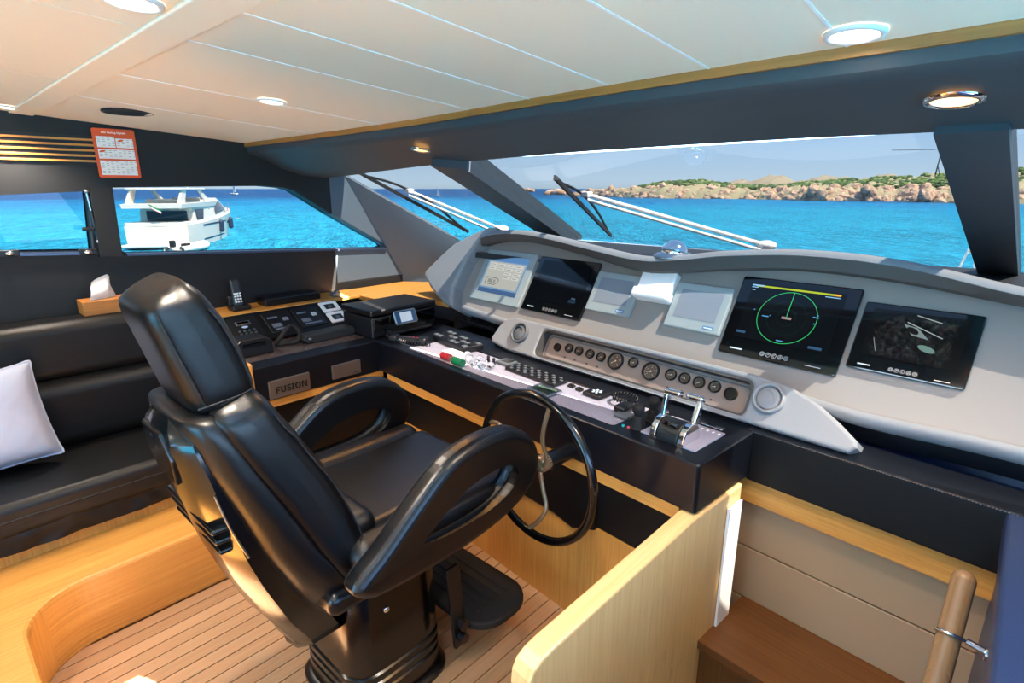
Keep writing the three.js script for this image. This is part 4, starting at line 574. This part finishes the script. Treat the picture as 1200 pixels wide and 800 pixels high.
// points along the waterline, heights in metres above the sea
const shore = [[-300, -395, 0], [-265, -365, 2.5], [-243, -350, 4.5], [-215, -330, 5], [-190, -315, 5.5], [-160, -305, 7], [-140, -310, 7.5], [-118, -312, 5.5], [-98, -306, 5.5], [-79, -295, 6.5], [-62, -297, 6.5], [-46, -300, 6], [-30, -288, 6], [-10, -282, 6.5], [30, -280, 7], [90, -285, 8]];
const veg = [0, 0, 0, 0, 0, 3, 3.5, 1.5, 1.5, 2.5, 4, 5.5, 6.5, 8, 9, 9];
{
  const o = thing('headland', 'low pink granite headland with green scrub across the water', 'coast', V(-100, SEA, -320));
  const rings = []; const pos = (t) => { const f = t * (shore.length - 1), k = Math.min(Math.floor(f), shore.length - 2), u = f - k; return shore[k].map((a, i) => a + (shore[k + 1][i] - a) * u).concat(veg[k] + (veg[k + 1] - veg[k]) * u); };
  const NU = 260; for (let i = 0; i <= NU; i++) { const [x, z, h, v] = pos(i / NU), d = V(x, 0, z).normalize(), r = []; const prof = [[-2, -2], [0, -.3], [1.5, h * .25], [4, h * .55], [8, h * .8], [14, h], [26, h + v * .25], [45, h + v * .6], [70, h + v], [110, h + v * .9], [150, -2]];
    prof.forEach(([a, b], k) => { const n = k > 1 && k < 10 ? noise(i * .33, k * .9, 2) * 1.6 + noise(i * .9, k * 1.7, 6) * 1.1 : 0; r.push([x + d.x * a + 100, Math.max(-2, b + n * Math.min(1, h / 4)), z + d.z * a + 320]); }); rings.push(r); }
  part(o, 'ground', muv(loft(rings, { closed: false }), 'y').applyMatrix4(new THREE.Matrix4()), std(0xa09877, 1));
  const rg = [0, 1, 2, 3].map((k) => { const g = new THREE.IcosahedronGeometry(1, 2), p = g.attributes.position; for (let i = 0; i < p.count; i++) { const v = V().fromBufferAttribute(p, i), n = 1 + .35 * noise(v.x * 1.6 + k * 9, v.y * 1.6, v.z * 1.6); p.setXYZ(i, v.x * n, v.y * n, v.z * n); } g.computeVertexNormals(); return g; });
  const rocks = []; seed = 1234; for (let i = 0; i < 620; i++) { const [x, z, h] = pos(rnd()), d = V(x, 0, z).normalize(), a = rnd(-.5, 13), s = rnd(.6, 1.7) * Math.min(1.3, .5 + h / 7), y = Math.min(h, h * a / 12) * rnd(.6, 1.05); rocks.push(rg[i % 4].clone().rotateY(rnd(0, 6)).scale(s * rnd(.8, 1.6), s * rnd(.7, 1.25), s).translate(x + d.x * a + 100, y, z + d.z * a + 320)); }
  for (const [x, z, hh, n] of [[-79, -296, 6.5, 10], [-76, -295, 5, 6], [-57, -299, 6.5, 9], [-33, -290, 3.5, 8]]) for (let i = 0; i < n; i++) { const s = rnd(1.1, 2.3), t = rnd(); rocks.push(rg[i % 4].clone().rotateY(rnd(0, 6)).scale(s, s * 1.25, s).translate(x + rnd(-4.5, 4.5) * (1 - t * .6) + 100, t * hh * .9, z + rnd(-2, 2) + 320)); }
  part(o, 'boulders', join(rocks.map((g) => muv(g, 'y'))).scale(1, 1, 1), rockM).userData.kind = 'stuff';
  rockM.map.repeat.set(.06, .06);
  const bush = [[], [], []]; const bg = rg.map((g) => g.clone().scale(1, .62, 1)); for (let i = 0; i < 1500; i++) { const t = rnd(.28, 1), [x, z, h, v] = pos(t); if (v < 1) continue; const d = V(x, 0, z).normalize(), u = rnd(), a = 15 + u * 58, y = h + v * Math.min(1, (a - 14) / 56); if (noise(x / 9, a / 9, 3) < -.12) continue; const s = rnd(.7, 1.8); bush[i % 3].push(bg[i % 4].clone().rotateY(rnd(0, 6)).scale(s, s, s).translate(x + d.x * a + 100, y + .2, z + d.z * a + 320)); }
  bush.forEach((b, k) => { const m = part(o, 'scrub', b, scrubs[k]); m.userData.kind = 'stuff'; });
}
{ const o = thing('rocky_islet', 'small pale rock islet off the tip of the headland', 'rock', V(-336, SEA, -428)); for (let i = 0; i < 9; i++) part(o, 'rock', new THREE.IcosahedronGeometry(rnd(2, 4.5), 1).scale(1.3, .9, 1).rotateY(rnd(0, 6)).translate(rnd(-9, 9), rnd(0, 2.4), rnd(-3, 3)), rockM);
  const p = thing('rocky_islet', 'tiny distant rock islet seen beside the windscreen post', 'rock', V(-624, SEA, -718)); for (let i = 0; i < 6; i++) part(p, 'rock', new THREE.IcosahedronGeometry(rnd(3, 6), 1).scale(1.3, .9, 1).translate(rnd(-12, 12), rnd(0, 3), 0), rockM); }
{ const rings = []; for (let i = 0; i <= 90; i++) { const t = i / 90, x = -980 + t * 900, z = -1750 - t * 120, e = Math.sin(Math.min(1, t * 2.2) * PI / 2) * Math.sin(Math.min(1, (1 - t) * 3) * PI / 2), h = 48 * e * (.8 + .5 * noise(i * .13, 2, 4) + .3 * noise(i * .41, 7, 1)); rings.push([[x, SEA - 5, z], [x, SEA + h * .6, z - 40], [x, SEA + h, z - 120], [x, SEA - 5, z - 400]]); } solo('hill', 'brownish grey rocky hills far behind the headland', 'hill', loft(rings, { closed: false }), hillM); }
{ const o = thing('jib_mast', 'thin dark jib mast standing on the headland crest', 'mast', V(-37.9, 7.0, -345)), m = std(0x4a5560, .7); part(o, 'post', rod(V(-.6, -1.5, 0), V(.3, 12, 0), .28, 8), m); part(o, 'brace', rod(V(2.0, -1.5, 0), V(0, 5, 0), .2, 8), m); part(o, 'jib', rod(V(1.2, 12.8, 0), V(-20, 13.2, 0), .16, 8), m); }
// the anchored motor yacht
{
  const o = thing('motor_yacht', 'white flybridge motor yacht anchored seen from its stern quarter', 'boat', V(-60.0, SEA, -16.4)); o.quaternion.copy(basis(V(.6, 0, -.8), V(0, 1, 0), V(.8, 0, .6)));
  // local: x to its starboard, y up, -z forward; length 21 m, beam 5.6 m
  const wM = std(0xdfd8cc, .45), gM = std(0x1c2b3c, .15), nM = std(0x23344d, .5), hull = [[0, 2.7, 2.6, 2.15], [-4, 2.8, 2.65, 2.2], [-9, 2.8, 2.55, 2.5], [-13, 2.6, 2.1, 2.85], [-17, 1.9, 1.1, 3.2], [-19.5, 1.0, .35, 3.45], [-21.5, .08, .03, 3.65]];
  part(o, 'hull', loft(hull.map(([z, d, w, h]) => [[-w, -.4, z], [-(w + d) / 2 - .02, h * .45, z], [-d, h, z], [0, h - .15, z], [d, h, z], [(w + d) / 2 + .02, h * .45, z], [w, -.4, z]]), { crease: .5 }), wM);
  for (const y of [.45, 1.85]) part(o, 'stripe', loft(hull.slice(1).map(([z, d, w, h]) => { const x = w + (d - w) * Math.min(1, y / h) + .05; return [[x, y + h * .06, z], [x, y + h * .06 - .13, z]]; }), { closed: false }), nM);
  part(o, 'waterline_band', loft(hull.map(([z, d, w]) => [[w + .03, .12, z], [w + .0, -.3, z]]), { closed: false }), nM);
  part(o, 'swim_platform', box(5.2, .25, 1.6, 0, .35, .7, .08), wM);
  const DH = [[-3, 2.5, 2.35, 2.3], [-6, 2.62, 2.4, 2.6], [-9, 2.62, 2.3, 3.3], [-11.5, 2.5, 2.05, 3.3], [-14, 2.2, 1.55, 2.6], [-17, 1.6, .9, 1.5], [-19.5, .8, .35, .3]];
  part(o, 'deckhouse', loft(DH.map(([z, a, b, h]) => { const y0 = 2.1 + Math.max(0, -z - 9) * .09; return [[-a, y0, z], [-b, y0 + h, z], [b, y0 + h, z], [a, y0, z]]; }), { crease: .4 }), wM);
  part(o, 'side_window', ext(shape([[3.4, 2.7], [7.6, 2.7], [7.6, 4.2], [3.4, 4.2]]), .12, .04).rotateY(PI / 2).rotateZ(.07).translate(2.62, -.1, 0), gM); 
  part(o, 'bow_window', grid(14, 6, (u, v) => { const z = 9 + 6.4 * u, [a, b, h] = spline(DH.map(([q, ...r]) => [-q, ...r]), z), y0 = 2.1 + (z - 9) * .09, lo = .30 + .14 * u * u, hi = lo + .5 * Math.sqrt(Math.max(0, 1 - (2 * u - .9) ** 2)) , f = lo + (hi - lo) * v; return V(a + (b - a) * f + .05, y0 + h * f, -z); }), gM);
  part(o, 'aft_door', box(3.6, 1.7, .1, 0, 3.1, -2.95), gM);
  part(o, 'cockpit_coaming', box(5.3, .5, 3.0, 0, 2.25, -1.5, .1), wM);
  part(o, 'flybridge_deck', loft([[.3, 2.5, .25], [-4, 2.6, .3], [-9.5, 2.5, .35], [-12.5, 1.7, .3], [-13.4, .8, .1]].map(([z, a, h]) => [[-a, 4.45, z], [-a - .1, 4.45 + h + .35, z], [a + .1, 4.45 + h + .35, z], [a, 4.45, z]]), { crease: .4 }), wM);
  part(o, 'flybridge_seats', [box(3.4, .7, .9, 0, 5.3, -3.2, .15), box(2.4, .8, .8, .4, 5.4, -7.6, .15)], wM); part(o, 'windshield', loft([[-9.6, 1.9, 5.0], [-10.4, 1.5, 5.75]].map(([z, a, y]) => [[-a, y, z + 1.2], [0, y, z], [a, y, z + 1.2]]), { closed: false }), gM);
  for (const k of [-1, 1]) part(o, 'arch_leg', ext(shape([[-.2, 4.9], [1.3, 4.9], [2.3, 7.0], [1.2, 7.0]]), .2, .05).rotateY(PI / 2).translate(k * 2.2 - .1, 0, 0), wM);
  for (const k of [-1, 1]) part(o, 'front_post', ext(shape([[7.4, 4.95], [9.2, 4.95], [6.2, 7.0], [5.6, 7.0]]), .18, .05).rotateY(PI / 2).translate(k * 2.2 - .09, 0, 0), wM);
  part(o, 'hardtop', box(4.9, .25, 6.4, 0, 7.1, -3.9, .1), wM); part(o, 'radar_arch', [box(3.2, .3, .8, 0, 7.55, -2.6, .1), cyl(.5, .45, .5, 16).translate(.6, 7.75, -3.4), box(1.9, .16, .2, -.6, 7.85, -2.4)], wM); part(o, 'antenna', [rod(V(-1.6, 7.2, -1.2), V(-1.7, 9.4, -.9), .04, 6), rod(V(1.6, 7.2, -4.6), V(1.6, 8.9, -5.6), .03, 6)], wM);
  part(o, 'rail', [tube([[2.45, 3.6, -10.5], [2.2, 4.0, -14], [1.3, 4.4, -18.5], [.1, 4.55, -21.3]], .04, 30, 6), ...[-12.5, -14.5, -16.5, -18.5, -20.2].map((z) => { const d = spline(hull.map((h) => [-h[0], h[1], h[3]]), -z); return rod(V(d[0] - .05, d[1], z), V(d[0] - .15, d[1] + .9, z), .03, 6); })], M.steel);
  part(o, 'fender', [[-9.5, 2.72], [-15.8, 1.92]].map(([z, x]) => new THREE.CapsuleGeometry(.28, .8, 6, 12).translate(x + .12, 1.5, z)), nM); part(o, 'porthole', [-13.2, -14.2, -18.2].map((z) => new THREE.SphereGeometry(.16, 12, 8).translate(spline(hull.map((h) => [-h[0], h[1]]), -z)[0] - .14, 1.75, z)), gM);
  part(o, 'ensign', grid(4, 4, (u, v) => V(-.1 + u * .9, 5.1 - v * .5 - u * .9, .5 + .1 * Math.sin(u * 5))), printed(64, 32, (c) => { ['#1c8a45', '#f2f2f0', '#c23838'].forEach((k, i) => { c.fillStyle = k; c.fillRect(i * 22, 0, 22, 32); }); }, .8));
  o.traverse((m) => { if (!m.isMesh) return; const p = m.geometry.attributes.position; for (let i = 0; i < p.count; i++) if (p.getY(i) > 2.2) p.setY(i, 2.2 + (p.getY(i) - 2.2) * .66); });
}
{ const o = thing('tender', 'pale inflatable dinghy lying beside the anchored yacht', 'dinghy', V(-56.1, SEA, -17.7)); o.rotation.y = rad(37); part(o, 'tubes', tube([[-.7, .3, 2], [-.75, .3, 0], [-.6, .35, -1.6], [0, .45, -2.3], [.6, .35, -1.6], [.75, .3, 0], [.7, .3, 2]], .28, 50, 10), std(0xe8e2d6, .6)); part(o, 'floor', box(1.2, .12, 3.6, 0, .2, .2), std(0xcfc8ba, .7)); part(o, 'engine', [box(.4, .6, .4, 0, .8, 2.1, .08), box(.5, .3, .7, 0, .55, .4, .05)], M.plastic); }
const sail = (p, k, label) => { const o = thing('sailing_boat', label, 'boat', p); o.scale.setScalar(k); part(o, 'hull', loft([[-6, .2, .9], [-3, 1.3, 1], [2, 1.5, 1.0], [6, 1.1, 1.1]].map(([x, w, h]) => [[x, 0, -w * .6], [x, h, -w], [x, h, w], [x, 0, w * .6]])), M.white); part(o, 'mast', rod(V(0, 1, 0), V(0, 15, 0), .12, 6), M.white); part(o, 'mainsail', ext(shape([[.2, 2], [5, 2], [.2, 14]]), .1), M.white); };
sail(V(-560, SEA, -222), 1.25, 'white sailing boat on the horizon beyond the anchored yacht'); sail(V(-326, SEA, -274), .55, 'tiny white boat on the sea beyond the port windscreen pane');
// wipers outside the glass
function wiper(label, a, b, c, d, lift) {
  const o = thing('windscreen_wiper', label, 'wiper', d), L = (v) => v.clone().add(V(0, lift, 0)).sub(d), blk = M.rubber;
  const bl = part(o, 'blade', bar(L(a), L(b), .012, .022), blk); part(bl, 'frame', [tube([L(a.clone().lerp(b, .06)), L(a.clone().lerp(b, .3)).add(V(0, .05, 0)), L(a.clone().lerp(b, .5)).add(V(0, .065, 0)), L(a.clone().lerp(b, .72)).add(V(0, .05, 0)), L(a.clone().lerp(b, .95))], .008, 30, 6)], blk);
  const e = c.clone().add(V(0, .06, 0)); part(o, 'arm', [rod(L(e), L(d), .011, 10), rod(L(e).add(V(.02, -.028, .02)), L(d).add(V(0, -.03, .03)), .009, 10)], M.white); part(o, 'pivot', [new THREE.SphereGeometry(.04, 16, 10).scale(1.4, .7, 1.2).translate(...L(d).toArray()), box(.05, .03, .05, ...L(e).toArray(), .006)], M.white);
}
wiper('folded wiper with white arms outside the centre windscreen', V(-1.652, 1.70, -2.093), V(-2.136, 1.335, -3.349), V(-1.80, 1.56, -2.56), V(-1.085, 1.34, -3.32), .0);
wiper('folded wiper with white arms outside the port windscreen', V(-3.27, 1.725, -2.09), V(-2.93, 1.325, -2.74), V(-3.12, 1.545, -2.38), V(-2.83, 1.335, -2.98), .03);
solo('bow_rail', 'thin white guard rail at the bow seen beside the starboard post', 'rail', join([rod(V(-.52, .69, -7.78), V(-.42, 1.12, -7.78), .012), rod(V(-.42, 1.12, -7.78), V(-.33, .69, -7.78), .012), rod(V(-.45, .99, -7.78), V(-.395, .98, -7.78), .01)]), M.white);

shadowed(scene);
renderer.render(scene, camera);
